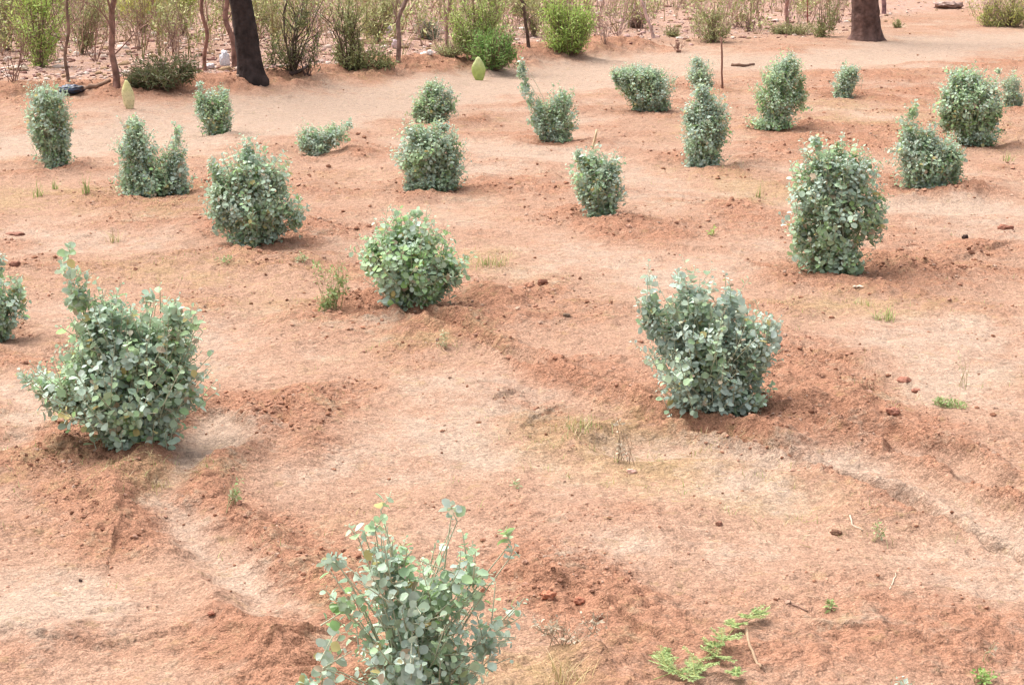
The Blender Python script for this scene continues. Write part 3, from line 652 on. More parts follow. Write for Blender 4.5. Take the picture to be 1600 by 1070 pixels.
tree('tree', 'thick black trunked tree leaning left at the edge of the scrub', (393,125), (377,0), 37, (.042,.031,.029), 1, 5, DEEP, 5, 1.25, 1.5)
tree('tree', 'thick rough brown trunked tree alone at the top right of the field', (1354,64), (1353,0), 43, (.11,.066,.056), 2, 5, DEEP, 5, 1.3, 1.7)
TG = 'thin trunked trees in the scrub'
for k, (lab, b, t, wd, c) in enumerate([
    ('slender pink brown trunk standing left of the low dark olive shrub', (182,136), (177,0), 10, (.25,.145,.115)),
    ('thin crooked stem rising behind the blue sack at far left', (107,128), (101,-5), 5, (.20,.13,.10)),
    ('thin straight reddish trunk left of the black leaning one', (320,110), (317,0), 6, (.24,.13,.10)),
    ('slim brown trunk almost touching the black leaning one', (367,107), (356,0), 9, (.22,.125,.10)),
    ('slim grey trunk with a pale patch near the top, left of the grey green tuft', (622,97), (630,0), 7, (.23,.15,.125)),
    ('pale thin trunk left of the tall feathery pale green shrub', (700,84), (695,0), 6, (.33,.21,.18)),
    ('dark thin bent trunk between the two green rounded shrubs', (826,74), (813,0), 5, (.11,.075,.06)),
    ('pale whitish thin trunk leaning left behind the brown dead shrub', (1021,60), (1004,0), 5, (.50,.36,.33)),
    ('straight thin pink trunk left of the red stake near the brown tree', (1231,42), (1230,0), 6, (.36,.21,.18)),
    ('whitish slim stem at the extreme left top corner', (8,62), (4,0), 4, (.42,.30,.22)),
    ('faint tan slim stem left of the small yellow green crown', (246,72), (241,0), 4, (.30,.20,.14)),
    ('slim mauve trunk just right of the thick brown trunk', (1381,22), (1382,-20), 7, (.24,.14,.14)),
    ('thin pale stem behind the wispy olive shrub', (1188,46), (1184,0), 4, (.38,.27,.20))]):
    tree('slim_tree', lab, b, t, wd, c, 20 + k, 3.2 + .2 * (k % 3), OLIVE + PALEG, 3, 1.1, .6, .08, .8, group=TG)

# dry twiggy shrubs seen one by one
DG = 'bare dry shrubs in the scrub'
for k, (lab, b, h, col) in enumerate([
    ('bare brown twig bush at the foot of the pale bank at far left', (20,128), .55, (.20,.11,.085)),
    ('bare reddish twig bush between the slender pink trunk and the feathery shrub', (150,96), .8, (.25,.14,.11)),
    ('leafless tan bush behind the low dark olive shrub', (215,80), .7, (.30,.19,.15)),
    ('leafless dark forked twigs left of the straight reddish trunk', (275,92), .6, (.20,.12,.10)),
    ('dry tan bush touching the right side of the bright rounded shrub', (945,70), .45, (.30,.20,.16)),
    ('dry pinkish bush on the scrub edge left of the whitish leaning trunk', (965,56), .6, (.34,.22,.20)),
    ('dry reddish bush with bare upright shoots at the top right of centre', (1150,42), .7, (.34,.21,.18)),
    ('dark dead stump bush under the pale stem left of the red stake', (1170,50), .25, (.13,.075,.07)),
    ('tan bare bush at the top between trunk and red stake', (1310,36), .7, (.33,.22,.17)),
    ('dry thin bush with a dark foot at the top right corner', (1546,40), .5, (.24,.16,.12)),
    ('tiny dry reddish weed bush on the pale strip below the wispy shrub', (1058,80), .15, (.25,.13,.10)),
    ('small dead branch bush right of the black trunk foot', (480,116), .3, (.10,.065,.06))]):
    rng = np.random.default_rng(6000 + k); f = ground(*b)
    t = twigs(rng, f, 9, h, .7, .008, 2, 4, .3)
    V, Fq, C = sticks(t[0], t[1], t[2], t[3], col, 3)
    tag(mesh_obj('dry_shrub', V, [Fq], M_TWIG, None, C * RNG.uniform(.8, 1.2, (len(C), 1)), origin=f), lab, 'dry shrub', DG)

# the mass of dead brush and litter deeper in the scrub
def edge_y(x): return np.interp(x, EDGE[:, 0], EDGE[:, 1])
def dry_brush():
    rng = np.random.default_rng(77); parts = []; n = 0
    cols = np.array([(.36,.24,.18),(.30,.19,.15),(.44,.31,.23),(.40,.27,.25),(.36,.29,.17),(.30,.28,.13),(.50,.37,.29)])
    while n < 2100:
        px = rng.uniform(-500, 1480) if n < 1100 else (rng.uniform(-300, 860) if rng.random() < .65 else rng.uniform(860, 1330)); py = rng.uniform(-70, 100) if n < 1100 else rng.uniform(-90, 62 if px < 860 else 36)
        p = flat(px, py)
        if p[1] < edge_y(p[0]) + .8 or (px > 1370 and py > -5): continue
        n += 1
        f = np.array([p[0], p[1], hgt(*p)])
        tall = rng.random() < .3
        t = twigs(rng, f, rng.integers(1, 3) if tall else rng.integers(3, 7), rng.uniform(1.0, 2.2) if tall else rng.uniform(.25, .9), .3 if tall else .6, .012 if tall else .007, 2 if tall else 1, 4, .3)
        V, Fq, C = sticks(t[0], t[1], t[2], t[3], cols[rng.integers(len(cols))] * rng.uniform(.8, 1.25), 3)
        parts.append((V, Fq, C))
        if rng.random() < .7:
            m = len(t[4]); rep = 4 if not tall else 3
            P = np.repeat(t[4], rep, 0) + rng.normal(0, .05, (m * rep, 3))
            A = rnd_dir(rng, len(P)) + np.array([0, 0, .8]); L_ = rng.uniform(.03, .08, len(P))
            pc = 1.15 * np.array(OLIVE + PALEG)[rng.integers(8, size=len(P))]
            parts.append(leaves(P, A, rnd_dir(rng, len(P)), L_, L_ * .4, pc, LEAF4, LEAF4F))
    V, Fq, C = merge(parts)
    tag(mesh_obj('dry_brush', V, Fq, M_TWIG, None, C), 'mass of dead twigs and thin weeds behind the cleared field', 'brush', None, 'stuff')
dry_brush()

def scatter(rng, n, fn):
    out = []
    while len(out) < n:
        p = fn(rng)
        if p is not None: out.append(p)
    return np.array(out)

def leaf_litter():
    rng = np.random.default_rng(78)
    def f(r):
        p = flat(r.uniform(-400, 1600), r.uniform(-60, 128))
        return p if p[1] > edge_y(p[0]) - .1 - r.exponential(.25) and not (p[0] > 8 and r.random() < .6) else None
    P = scatter(rng, 14000, f); h = soil(P[:, 0], P[:, 1])[0]
    P = np.column_stack([P, h + .006])
    pal = np.array([(.50,.36,.30),(.58,.45,.38),(.34,.21,.16),(.25,.14,.11),(.42,.27,.24),(.30,.20,.12),(.20,.10,.085),(.66,.55,.48)])
    C = pal[rng.integers(8, size=len(P))]; R = rng.exponential(.016, len(P)) + .010
    V, Fq, C = lumps(P, R, C, .55, rng)
    tag(mesh_obj('leaf_litter', V, [Fq], M_CLOD, None, C), 'pinkish brown litter of dead leaves and rubble under the scrub', 'litter', None, 'stuff')
leaf_litter()

# ------------------------------------------------------------------ loose soil crumbs, straw and seedlings on the field
def crumbs():
    rng = np.random.default_rng(79)
    n = 150000
    Y = 4.6 * np.exp(rng.uniform(0, 1.9, n)); X = rng.uniform(-.36, .36, n) * (Y + .5)
    h, r, p, ye, scr = soil(X, Y)
    keep = rng.uniform(0, 1, n) < np.clip(.14 + .55 * np.clip(r - .25, 0, 1) - .35 * p, .05, .7) * np.clip(.55 + 1.1 * noise(X * 2.7, Y * 2.7, 6), .1, 1)
    X, Y, h, r = X[keep], Y[keep], h[keep], r[keep]
    R = np.minimum(rng.exponential(.0015 + .0013 * np.clip(r, 0, 1), len(X)) + .0016, .013) * np.clip(Y / 7, .8, 1.7)
    pal = np.array([(.34,.18,.12),(.30,.15,.095),(.36,.21,.15),(.20,.095,.06),(.40,.27,.20)])
    C = pal[rng.choice(5, len(X), p=[.34,.27,.2,.1,.09])] * rng.uniform(.85, 1.1, (len(X), 1))
    V, Fq, C = lumps(np.column_stack([X, Y, h + R * .25]), R, C, .75, rng)
    tag(mesh_obj('soil_crumbs', V, [Fq], M_CLOD, None, C, smooth=False), 'loose red soil crumbs and clods strewn over the dug patches', 'soil crumbs', None, 'stuff')
crumbs()

def blades(rng, P, H, lean, wd, pal, nseg=3):
    """bent grass blades rooted at P (n,3)"""
    n = len(P); a = rng.uniform(0, 6.28, n); ln = lean * rng.uniform(.2, 1.4, n)
    D = np.stack([np.cos(a), np.sin(a), np.zeros(n)], 1); S = np.stack([-np.sin(a), np.cos(a), np.zeros(n)], 1)
    rings = []
    for k in range(nseg + 1):
        t = k / nseg
        c = P + D * (ln * H * t ** 1.7)[:, None] + np.array([0, 0, 1.]) * (H * (t - .35 * ln * t * t))[:, None]
        wk = wd * (1 - t * .9)
        rings += [c - S * wk[:, None] / 2, c + S * wk[:, None] / 2]
    V = np.stack(rings, 1).reshape(-1, 3); k2 = 2 * (nseg + 1)
    f = np.array([(2 * k, 2 * k + 1, 2 * k + 3, 2 * k + 2) for k in range(nseg)])
    Fq = (f[None] + (np.arange(n) * k2)[:, None, None]).reshape(-1, 4)
    pal = np.array(pal); C = pal[rng.integers(len(pal), size=n)] * rng.uniform(.8, 1.2, (n, 1))
    return V, Fq, np.repeat(C, k2, 0)

STRAW = [(.50,.38,.20),(.44,.31,.16),(.56,.44,.27),(.40,.33,.14)]
GRASS = [(.27,.34,.10),(.33,.37,.14),(.22,.30,.09),(.40,.40,.19)]
def sparse_grass():
    rng = np.random.default_rng(80); n = 26000
    Y = 4.6 * np.exp(rng.uniform(0, 1.65, n)); X = rng.uniform(-.36, .36, n) * (Y + .5)
    h, r, p, ye, scr = soil(X, Y)
    keep = rng.uniform(0, 1, n) < np.clip(1.5 * (ye - .22), .012, 1) * (1 - scr) * np.clip(1.1 - p, 0.1, 1) * (.25 + .75 * (noise(X * 3, Y * 3, 5) > .1))
    X, Y, h = X[keep], Y[keep], h[keep]
    # flat-lying straw bits and short upright blades
    k = rng.random(len(X)) < .5
    a = rng.uniform(0, 6.28, k.sum()); L_ = rng.uniform(.015, .06, k.sum())
    p0 = np.column_stack([X[k], Y[k], h[k] + .004]); p1 = p0 + np.column_stack([np.cos(a) * L_, np.sin(a) * L_, rng.uniform(0, .015, k.sum())])
    sC = np.array(STRAW)[rng.integers(4, size=k.sum())]
    parts = [sticks(p0, p1, .0012, .0008, sC, 3)]
    P = np.column_stack([X[~k], Y[~k], h[~k] - .002]); P = np.repeat(P, 3, 0) + np.column_stack([rng.normal(0, .012, (3 * len(P), 2)), np.zeros(3 * len(P))])
    parts.append(blades(rng, P, rng.uniform(.012, .045, len(P)), .7, np.full(len(P), .0028), GRASS + STRAW))
    V, Fq, C = merge(parts)
    tag(mesh_obj('sparse_grass', V, Fq, M_GREEN, None, C), 'short straw and seedling grass scattered over the yellowish soil', 'grass', None, 'stuff')
sparse_grass()

GG = 'small weeds and grass tufts on the field'
def tuft(label, b, hpx, wpx, n, pal, seed, lean=.7, name='grass_tuft', cat='grass'):
    rng = np.random.default_rng(8000 + seed); f = ground(*b); s = f[1] / F_PX
    r = wpx * s * .22
    P = f + np.column_stack([rng.normal(0, r, (n, 2)), np.full(n, -.003)])
    V, Fq, C = blades(rng, P, hpx * s * rng.uniform(.4, 1.1, n), lean, np.full(n, max(.0035, s * 1.3)), pal)
    tag(mesh_obj(name, V, [Fq], M_GREEN, None, C, origin=f), label, cat, GG)

def weed(label, b, lobes, pal, seed, leaf=.018, aspect=.5, dens=.6, nst=4, name='weed', stemc=(.38,.34,.18), up=.9, shoot=.07, rst=.0022, cover=1.0):
    rng = np.random.default_rng(9000 + seed); f = ground(*b); root = empty(name, f); tag(root, label, 'weed', GG)
    wl = world_lobes(lobes, f[1])
    lf, st = crown(rng, f, wl, leaf, aspect, 8, shoot, pal, up=up, dens=dens, cover=cover, tmpl=(LEAF4, LEAF4F), along=.9)
    mesh_obj('foliage', lf[0], [lf[1]], M_GREEN, root, lf[2])
    top = max(C[2] + b_ for C, a, b_, _ in wl) - f[2]
    t = twigs(rng, f, nst, top * .75, .35, rst, 1, 2, .2)
    V, Fq, C = merge([sticks(t[0], t[1], t[2], t[3], stemc, 3), sticks(st[0], st[1], st[2] * .5, st[3] * .5, stemc, 3)])
    mesh_obj('stem', V, Fq, M_TWIG, root, C)

GW = [(.27,.36,.13),(.34,.42,.18),(.23,.31,.11)]
PW = [(.40,.42,.26),(.36,.40,.22),(.45,.44,.30)]
DW = [(.44,.37,.27),(.38,.31,.22),(.50,.43,.33)]
weed('tall thin olive weed with bare stems left of the rounded green saltbush', (518,484), [(520,440,28,28,.55),(512,466,20,18,1.3),(496,408,9,28,.5),(535,425,14,20,.5)], GW, 1, nst=9, leaf=.026)
weed('pale feathery weed just below the rounded green saltbush', (695,540), [(692,522,12,16,.5)], PW, 2)
weed('bright pale green weed in the dug hollow below the big left saltbush', (366,786), [(366,768,15,14,.9),(376,752,7,12,.4)], PW + GW, 3)
weed('dry brownish weed with a tall thin stem in the middle of the yellow patch', (980,722), [(972,700,14,18,.35),(965,660,7,20,.3)], DW, 4, stemc=(.26,.18,.12))
weed('low spreading green weed at the right below the dug clods', (1490,636), [(1488,627,30,7,1.0),(1465,623,12,6,.9)], GW, 5, shoot=.04)
weed('thin single stem weed standing on the pale sand at right', (1500,602), [(1498,560,6,16,.25)], GW + DW, 6, nst=2)
weed('small green weed cushion alone low on the right side', (1300,952), [(1299,943,14,7,1.2)], GW, 7, shoot=.03)
weed('grey green thready weed beside a pale stick low at right', (1374,842), [(1373,822,16,15,.5)], GW + PW, 8, leaf=.014)
weed('bright green leafy weed touching the bottom edge at right', (1537,1066), [(1537,1054,24,12,1.1),(1530,1044,14,8,.8)], [(.22,.36,.09),(.28,.40,.12)], 9)
weed('thin dry weed above the bright green one at the bottom right', (1548,1030), [(1548,1005,14,18,.25)], DW, 10, nst=3)
weed('pale dead weed with a lacy top right of the nearest saltbush', (880,1006), [(860,970,32,20,.55),(930,962,30,16,.5),(890,985,26,14,.4)], DW, 11, nst=8, stemc=(.36,.27,.19))
weed('pale grey green plant barely showing at the bottom edge', (1400,1092), [(1400,1070,40,12,.8)], GREYG + PAL_PALE, 12, leaf=.022, aspect=.7)
weed('small grey weed on the soil above the nearest saltbush, right side', (806,762), [(806,753,12,7,.7)], GW + PW, 13)
weed('tiny bright green weed near the centre right, below the tall row', (1114,368), [(1113,358,9,10,.9)], [(.30,.38,.10),(.36,.42,.14)], 14, leaf=.03)
weed('pale low weed patch right of the loose pale saltbush', (468,408), [(466,400,17,7,.8)], PW + GW, 15, leaf=.025)
weed('small yellow green weed below the loose pale saltbush', (352,410), [(352,403,16,7,.7)], GW + PW, 16, leaf=.025)
tuft('grass tuft with spreading blades on the yellow soil right of the tall egg shaped saltbush', (1381,500), 34, 40, 46, GRASS, 1, 1.0)
tuft('upright dark grass tuft below the column shaped saltbush', (134,302), 36, 14, 26, [(.24,.30,.10),(.18,.25,.08)], 2, .4)
tuft('thin grass tuft at the far left below the column shaped saltbush', (60,308), 34, 20, 20, GRASS, 3, .5)
tuft('sparse short grass tuft between the two tufts at far left', (86,296), 22, 14, 14, GRASS, 4, .6)
tuft('wide pale grass patch right of the rounded green saltbush', (768,414), 22, 70, 90, GRASS + STRAW, 5, .8)
tuft('small pale grass tuft right of the barrel shaped saltbush', (1186,308), 26, 16, 18, GRASS + STRAW, 6, .5)
tuft('straw coloured grass clump with tall stalks right of the nearest saltbush', (880,1066), 60, 90, 60, STRAW, 7, .9)
tuft('dry straw tuft in the yellow patch at the middle of the field', (905,668), 26, 80, 90, STRAW + GRASS, 8, .9)
tuft('straw tuft at the end of the small washed gully below the big left saltbush', (240,762), 16, 60, 60, STRAW, 9, 1.2)
tuft('faint grass tuft below the forked saltbush at left', (180,378), 30, 24, 24, GRASS + STRAW, 10, .6)
tuft('yellowish grass tuft at the right edge of the field, lower of the two', (1575,252), 20, 30, 24, GRASS, 11, .7)
tuft('dry tuft below the grass tuft with spreading blades', (1350,476), 18, 40, 30, STRAW + GRASS, 12, .9)

# fallen feathery green branch at the bottom
def fallen_branch():
    rng = np.random.default_rng(91); f = ground(1105, 1040); root = empty('leafy_branch', f)
    tag(root, 'feathery bright green leafy branch lying on the soil at the bottom edge', 'branch')
    path = [ground(*p) + np.array([0, 0, .025]) for p in [(1020,1075),(1060,1060),(1095,1045),(1125,1020),(1150,990),(1190,972)]]
    P0, P1 = [np.array(path[:-1]), ], [np.array(path[1:])]
    LP, LA, LN = [], [], []
    spots = [(1040,1050,22),(1035,1035,14),(1060,1062,22),(1100,1050,26),(1120,1035,24),(1130,1010,22),(1115,1020,16),(1165,975,26),(1150,985,18),(1085,1066,26),(1150,1062,12),(1185,968,12)]
    for (x, y, r) in spots:
        c = ground(x, y); s = c[1] / F_PX
        for _ in range(7):
            a = rng.uniform(0, 6.28); L_ = r * s * rng.uniform(.6, 1.7); dd = np.array([math.cos(a), math.sin(a), rng.uniform(.0, .7)])
            q0 = c + np.array([0, 0, .02]); q1 = q0 + dd * L_
            P0.append(q0[None]); P1.append(q1[None])
            k = 13; t = np.linspace(.1, 1, k)[:, None]; S = norm(np.cross(dd, [0, 0, 1.]))
            for sg in (-1, 1):
                LP.append(q0 + (q1 - q0) * t); LA.append(np.repeat((S * sg + dd * .35)[None], k, 0)); LN.append(np.repeat(np.array([[0, 0, 1.]]), k, 0) + rng.normal(0, .5, (k, 3)))
    LP, LA, LN = map(np.concatenate, (LP, LA, LN)); n = len(LP)
    pal = np.array([(.30,.40,.15),(.38,.46,.20),(.24,.33,.12)])
    V, Fq, C = leaves(LP, LA, LN, rng.uniform(.006, .017, n), rng.uniform(.0025, .005, n), pal[rng.integers(3, size=n)], LEAF4, LEAF4F)
    mesh_obj('foliage', V, [Fq], M_GREEN, root, C)
    V, Fq, C = sticks(np.concatenate(P0), np.concatenate(P1), .0016, .0010, (.30,.32,.12), 4)
    mesh_obj('stem', V, [Fq], M_TWIG, root, C)
fallen_branch()

# ------------------------------------------------------------------ sticks, stakes, stones, rubbish, cactus
def stick(name, label, pts, rad, col, cat, group=None, standing=None, seed=0):
    rng = np.random.default_rng(seed + 300)
    f = ground(*pts[0])
    if standing: P = [f - np.array([0, 0, .03])] + [on_plane(x, y, f[1]) for x, y in pts[1:]]
    else: P = [ground(*p) + np.array([0, 0, rad * .9]) for p in pts]
    P = np.array(P); q = []
    for a, b in zip(P[:-1], P[1:]):
        for t in np.linspace(0, 1, 4)[:-1]: q.append(a + (b - a) * t + rng.normal(0, rad * .35, 3) * (1 if t else 0))
    q.append(P[-1]); q = np.array(q); n = len(q); na = 7; an = np.arange(na) * 2 * np.pi / na
    D = norm(np.gradient(q, axis=0)); up = np.array([.2, .9, .1]) if standing else np.array([0, 0, 1.])
    U = norm(np.cross(D, up)); W2 = np.cross(D, U)
    rr = rad * np.linspace(1.1, .75, n)[:, None] * rng.uniform(.88, 1.12, (n, na))
    V = (q[:, None] + rr[..., None] * (np.cos(an)[None, :, None] * U[:, None] + np.sin(an)[None, :, None] * W2[:, None])).reshape(-1, 3)
    i = np.arange(n * na).reshape(n, na)
    Fq = np.stack([i[:-1], np.roll(i[:-1], -1, 1), np.roll(i[1:], -1, 1), i[1:]], -1).reshape(-1, 4)
    V = np.concatenate([V, q[:1], q[-1:]]); m = n * na
    caps = np.array([(m, (j + 1) % na, j) for j in range(na)] + [(m + 1, i[-1, j], i[-1, (j + 1) % na]) for j in range(na)])
    tag(mesh_obj(name, V, [Fq, caps], M_TWIG, None, np.tile(np.array(col), (len(V), 1)), origin=f), label, cat, group)

stick('sapling_stem', 'thin bare reddish sapling stem standing between the scrub and the small saltbush', [(1129,138),(1128,100),(1127,58)], .013, (.23,.12,.09), 'sapling', standing=True)
stick('stake', 'pale wooden stick standing behind the egg shaped saltbush', [(918,290),(925,235),(933,202)], .012, (.58,.43,.27), 'stick', standing=True)
stick('stake', 'thin dark red stake upright left of the brown trunk', [(1262,36),(1262,10),(1261,-8)], .014, (.28,.10,.08), 'stake', standing=True)
stick('fallen_stick', 'curved pale brown stick lying beside the fallen green branch', [(1166,985),(1172,1012),(1181,1034),(1189,1044)], .0048, (.34,.23,.15), 'stick')
stick('fallen_stick', 'thin whitish bent straw lying on the right foreground soil', [(1390,921),(1396,908),(1400,900),(1399,896)], .002, (.50,.40,.30), 'stick', seed=1)
stick('fallen_stick', 'short whitish twig above the dark lump that stands in for a shaded hollow at lower right', [(1328,806),(1331,820),(1348,829)], .0028, (.48,.37,.28), 'stick', seed=2)
stick('fallen_stick', 'small bright chip of wood below the tall egg shaped saltbush', [(1333,450),(1341,449),(1349,450)], .006, (.72,.58,.45), 'stick', seed=3)
stick('fallen_stick', 'dark dead branch lying flat on the pale strip right of the sapling stem', [(1143,104),(1160,105),(1178,103)], .022, (.17,.10,.07), 'branch', seed=4)
stick('fallen_stick', 'long brown fallen branch between the blue sack and the slender pink trunk', [(128,141),(150,139),(172,129)], .028, (.26,.16,.11), 'branch', seed=5)
stick('fallen_stick', 'dark fallen branch on the bank right of the black trunk', [(455,119),(470,113),(484,106)], .025, (.07,.045,.04), 'branch', seed=6)
stick('fallen_stick', 'thin dark twig on the soil below the fallen stick and right of it', [(1225,938),(1240,946),(1262,956)], .003, (.25,.15,.11), 'twig', seed=7)

def stone(label, b, wpx, hpx, col, seed, name='stone', cat='stone', group='loose stones and hard clods'):
    rng = np.random.default_rng(400 + seed); f = ground(*b); s = f[1] / F_PX
    import bmesh
    bm = bmesh.new(); bmesh.ops.create_icosphere(bm, subdivisions=3, radius=1.0)
    V = np.array([v.co[:] for v in bm.verts]); Fq = np.array([[v.index for v in fc.verts] for fc in bm.faces]); bm.free()
    k = 1 + .5 * noise(V[:, 0] * 1.3 + seed, V[:, 1] * 1.3 + V[:, 2], seed) + .35 * noise(V[:, 0] * 3.5, V[:, 2] * 3.5 + V[:, 1] * 2, seed + 9)
    V = V * k[:, None]; V = np.sign(V) * np.abs(V) ** .85
    V = V * np.array([wpx * s * .42, wpx * s * .34, hpx * s / 2]) + f + np.array([0, 0, hpx * s * .16])
    C = 1.25 * np.array(col) * (1 + .2 * noise(V[:, 0] * 60, V[:, 1] * 60 + V[:, 2] * 40, 3))[:, None]
    tag(mesh_obj(name, V, [Fq], M_CLOD, None, C, origin=f), label, cat, group)
stone('flat dark grey brown stone on the pale soil right of the middle', (885,494), 15, 7, (.13,.09,.065), 1)
stone('small black round stone on the slope near the right edge', (1508,373), 11, 10, (.05,.032,.028), 2)
stone('elongated reddish clod at the right edge of the field', (1572,358), 28, 10, (.22,.10,.07), 3)
stone('largest dark red clod of the dug clods right of the broad pale saltbush', (1412,596), 26, 12, (.26,.12,.085), 4)
stone('low red clod, lower end of the dug clods at right', (1395,644), 26, 11, (.25,.115,.08), 5)
stone('small clod between the other dug clods at right', (1432,612), 18, 9, (.27,.125,.09), 6)
stone('dark brown lump standing in for the shade of a hollow beside the short whitish twig at lower right', (1306,834), 22, 11, (.14,.075,.05), 7)  # added lump, coloured dark for the shade inside a soil hollow
stone('small dark stone alone right of the centre foreground', (1124,820), 14, 9, (.20,.10,.07), 8)
stone('tiny black stone on the lower left pale soil', (126,908), 7, 6, (.06,.04,.035), 9)
stone('brown clod on the pale soil left of the nearest saltbush', (330,960), 13, 7, (.30,.14,.095), 10)
stone('dark clod near the far left edge under the half cut saltbush', (24,415), 22, 10, (.18,.085,.06), 11)
stone('brown clod on the far left above the half cut saltbush', (24,368), 34, 9, (.22,.11,.08), 12)
stone('dark brown clod on the small bank right of the rounded green saltbush', (848,443), 20, 10, (.20,.095,.065), 13)
stone('dark red stone at the very bottom right of the dead weed', (935,965), 16, 7, (.18,.09,.06), 14)
stone('small dark stone below the far tiny weed on the pale strip', (1060,82), 9, 6, (.15,.08,.06), 15)
stone('large red clod heap beside the nearest saltbush, right side', (856,932), 28, 15, (.33,.14,.085), 16)
stone('pointed red clod resting against the large red clod heap', (905,940), 22, 12, (.30,.125,.08), 17)
stone('pinkish pale pebble on the yellow patch edge near the dry brownish weed', (987,738), 18, 9, (.52,.33,.27), 18)

def crumpled(name, label, b, wpx, hpx, col, seed, cat, crease=.35, depth=.7, col2=None):
    import bmesh
    f = ground(*b); s = f[1] / F_PX
    bm = bmesh.new(); bmesh.ops.create_icosphere(bm, subdivisions=4, radius=1.0)
    V = np.array([v.co[:] for v in bm.verts]); Fq = np.array([[v.index for v in fc.verts] for fc in bm.faces]); bm.free()
    k = 1 + crease * (np.abs(noise(V[:, 0] * 2 + seed, V[:, 1] * 2 + V[:, 2] * 1.5, seed)) * 1.3 - .4) + .15 * crease * noise(V[:, 0] * 7, V[:, 2] * 7 + V[:, 1] * 3, seed + 1)
    V = V * k[:, None]; V[:, 2] = np.maximum(V[:, 2], -.75)
    C = np.tile(np.array(col), (len(V), 1))
    if col2 is not None:
        m = sstep(.3, .5, V[:, 0] + .3 * noise(V[:, 1] * 2, V[:, 2] * 2, seed)); C = C * (1 - m[:, None]) + np.array(col2) * m[:, None]
    V = V * np.array([wpx * s / 2, wpx * s / 2 * depth, hpx * s / 2]) + f + np.array([0, 0, hpx * s * .37])
    tag(mesh_obj(name, V, [Fq], M_PLASTIC, None, C, origin=f), label, cat)
crumpled('blue_sack', 'dark blue crumpled sack lying beside the column shaped saltbush at far left', (112,146), 40, 15, (.035,.055,.11), 3, 'sack', .35, .7, (.03,.025,.035))
G = [('white_plastic_bag', 'white plastic bag standing between the straight reddish trunk and the black one', (352,104), 15, 28, (.70,.70,.74)),
     ('plastic_scrap', 'torn white plastic spread at the foot of the straight reddish trunk', (327,108), 16, 10, (.66,.60,.62)),
     ('plastic_scrap', 'flat cream slab of rubbish at far left under the feathery shrub', (32,110), 26, 9, (.70,.60,.46)),
     ('plastic_scrap', 'small white scrap under the feathery shrub at far left', (58,104), 9, 12, (.70,.60,.60)),
     ('plastic_scrap', 'white scrap in the rubble left of the tall pale feathery shrub', (672,86), 10, 9, (.80,.74,.72)),
     ('plastic_scrap', 'pink white scrap by the slim grey trunk, lower one', (618,76), 11, 16, (.66,.52,.54)),
     ('plastic_scrap', 'pink white scrap by the slim grey trunk, upper one', (608,54), 10, 16, (.64,.56,.60)),
     ('plastic_scrap', 'pale pink lump above the white scrap in the rubble', (690,54), 13, 8, (.62,.48,.44)),
     ('plastic_scrap', 'tiny white scrap left of the thin crooked stem', (98,80), 9, 7, (.68,.56,.48)),
     ('plastic_scrap', 'cream scrap at mid height between the crooked stem and the slender pink trunk', (122,68), 11, 7, (.66,.55,.46)),
     ('plastic_scrap', 'tiny pale scrap on the bank under the low dark olive shrub', (260,140), 8, 6, (.70,.58,.55)),
     ('plastic_scrap', 'whitish scrap in the litter right of the slender pink trunk', (240,58), 12, 9, (.60,.48,.42))]
for k, (n_, lab, b, w_, h_, c) in enumerate(G): crumpled(n_, lab, b, w_, h_, c, 11 + k, 'plastic bag' if 'bag' in n_ else 'rubbish', .5, .6)
crumpled('brush_heap', 'low brown heap of dead brush at the top right', (1482,13), 44, 11, (.33,.21,.17), 40, 'brush heap', .5, .7)

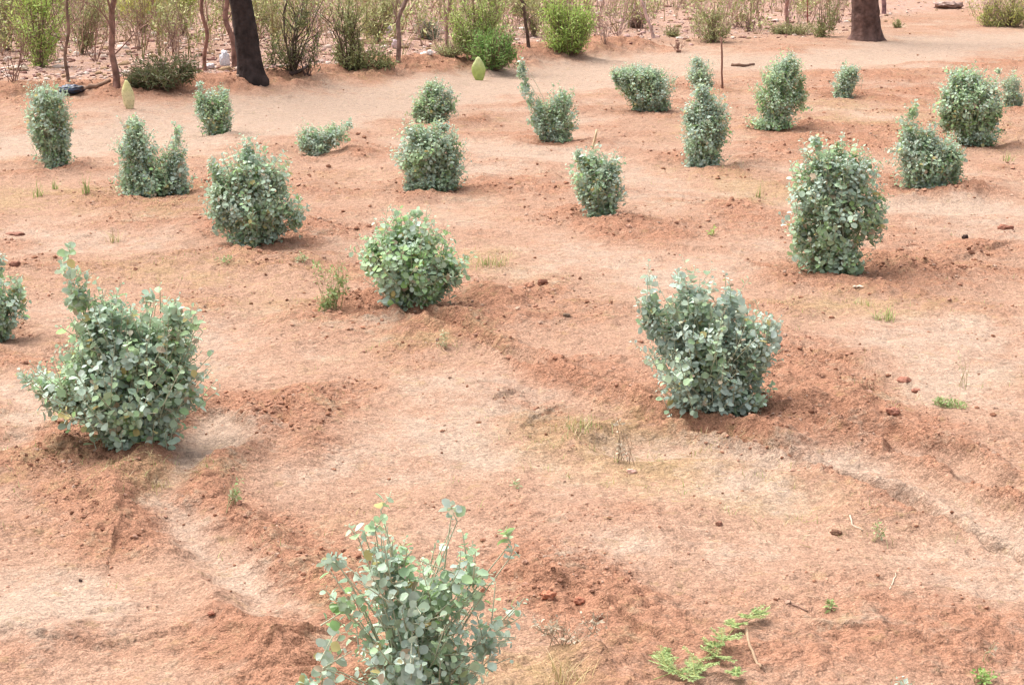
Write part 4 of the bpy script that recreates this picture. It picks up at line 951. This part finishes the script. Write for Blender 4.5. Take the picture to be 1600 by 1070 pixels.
def cactus(label, b, wpx, hpx, cols, seed, tilt=0.0):
    import bmesh
    f = ground(*b); s = f[1] / F_PX; root = empty('cactus', f); tag(root, label, 'cactus', 'single cactus pads planted in the soil')
    bm = bmesh.new(); bmesh.ops.create_uvsphere(bm, u_segments=28, v_segments=20, radius=1.0)
    V = np.array([v.co[:] for v in bm.verts]); polys = [[v.index for v in fc.verts] for fc in bm.faces]; bm.free()
    q = [p for p in polys if len(p) == 4]; t3 = [p for p in polys if len(p) == 3]
    z = V[:, 2]; wprof = 1 - .28 * sstep(0, 1, z) - .05 * sstep(0, -1, -z)
    W_ = V[:, 0] * wprof * (1 + .13 * noise(z * 2.3 + seed, np.sign(V[:, 0]) * 1.7, seed)) * wpx * s / 2; D_ = V[:, 1] * .028 * (1 + .1 * noise(V[:, 0] * 4, z * 4, seed))
    H_ = (z + .93) * hpx * s / 1.93
    X = W_ + tilt * H_
    P = np.stack([X, D_ + .1 * H_, H_], 1) + f - np.array([0, 0, .015])
    m = sstep(-.2, .9, z + .15 * noise(V[:, 0] * 3, z * 3, seed))[:, None]
    Cp = np.array(cols[0]) * (1 - m) + np.array(cols[1]) * m
    rng = np.random.default_rng(seed); A = []
    for i in range(5):
        for j in range(4):
            u = (j - 1.5) / 2.2 + (.12 if i % 2 else -.12); zz = -.65 + i * .33
            if u * u + zz * zz < .85: A.append((u * (1 - .28 * max(zz, 0)) * wpx * s / 2 + tilt * (zz + .93) * hpx * s / 1.93, -.028 * math.sqrt(max(0, 1 - u * u - zz * zz)) + .1 * (zz + .93) * hpx * s / 1.93, (zz + .93) * hpx * s / 1.93 - .015))
    V, Fq, C = lumps(f + np.array(A), np.full(len(A), .0045), np.tile((.30, .30, .12), (len(A), 1)), .8, rng)
    pad = (P, np.array(q), Cp); V, Fq, C = merge([pad, (np.zeros((0, 3)), Fq[:0], C[:0]), (V, Fq, C)])
    mesh_obj('pad', V, Fq + [np.array(t3)], M_CACTUS, root, C)
cactus('upright yellow green cactus pad standing at the bank left of the bushy green shrub', (749,126), 21, 38, ((.36,.44,.12),(.54,.58,.26)), 5, -.05)
cactus('narrow yellowish cactus pad at left between the slender pink trunk and the low dark shrub', (203,170), 20, 46, ((.58,.50,.28),(.55,.52,.22)), 6, -.10)
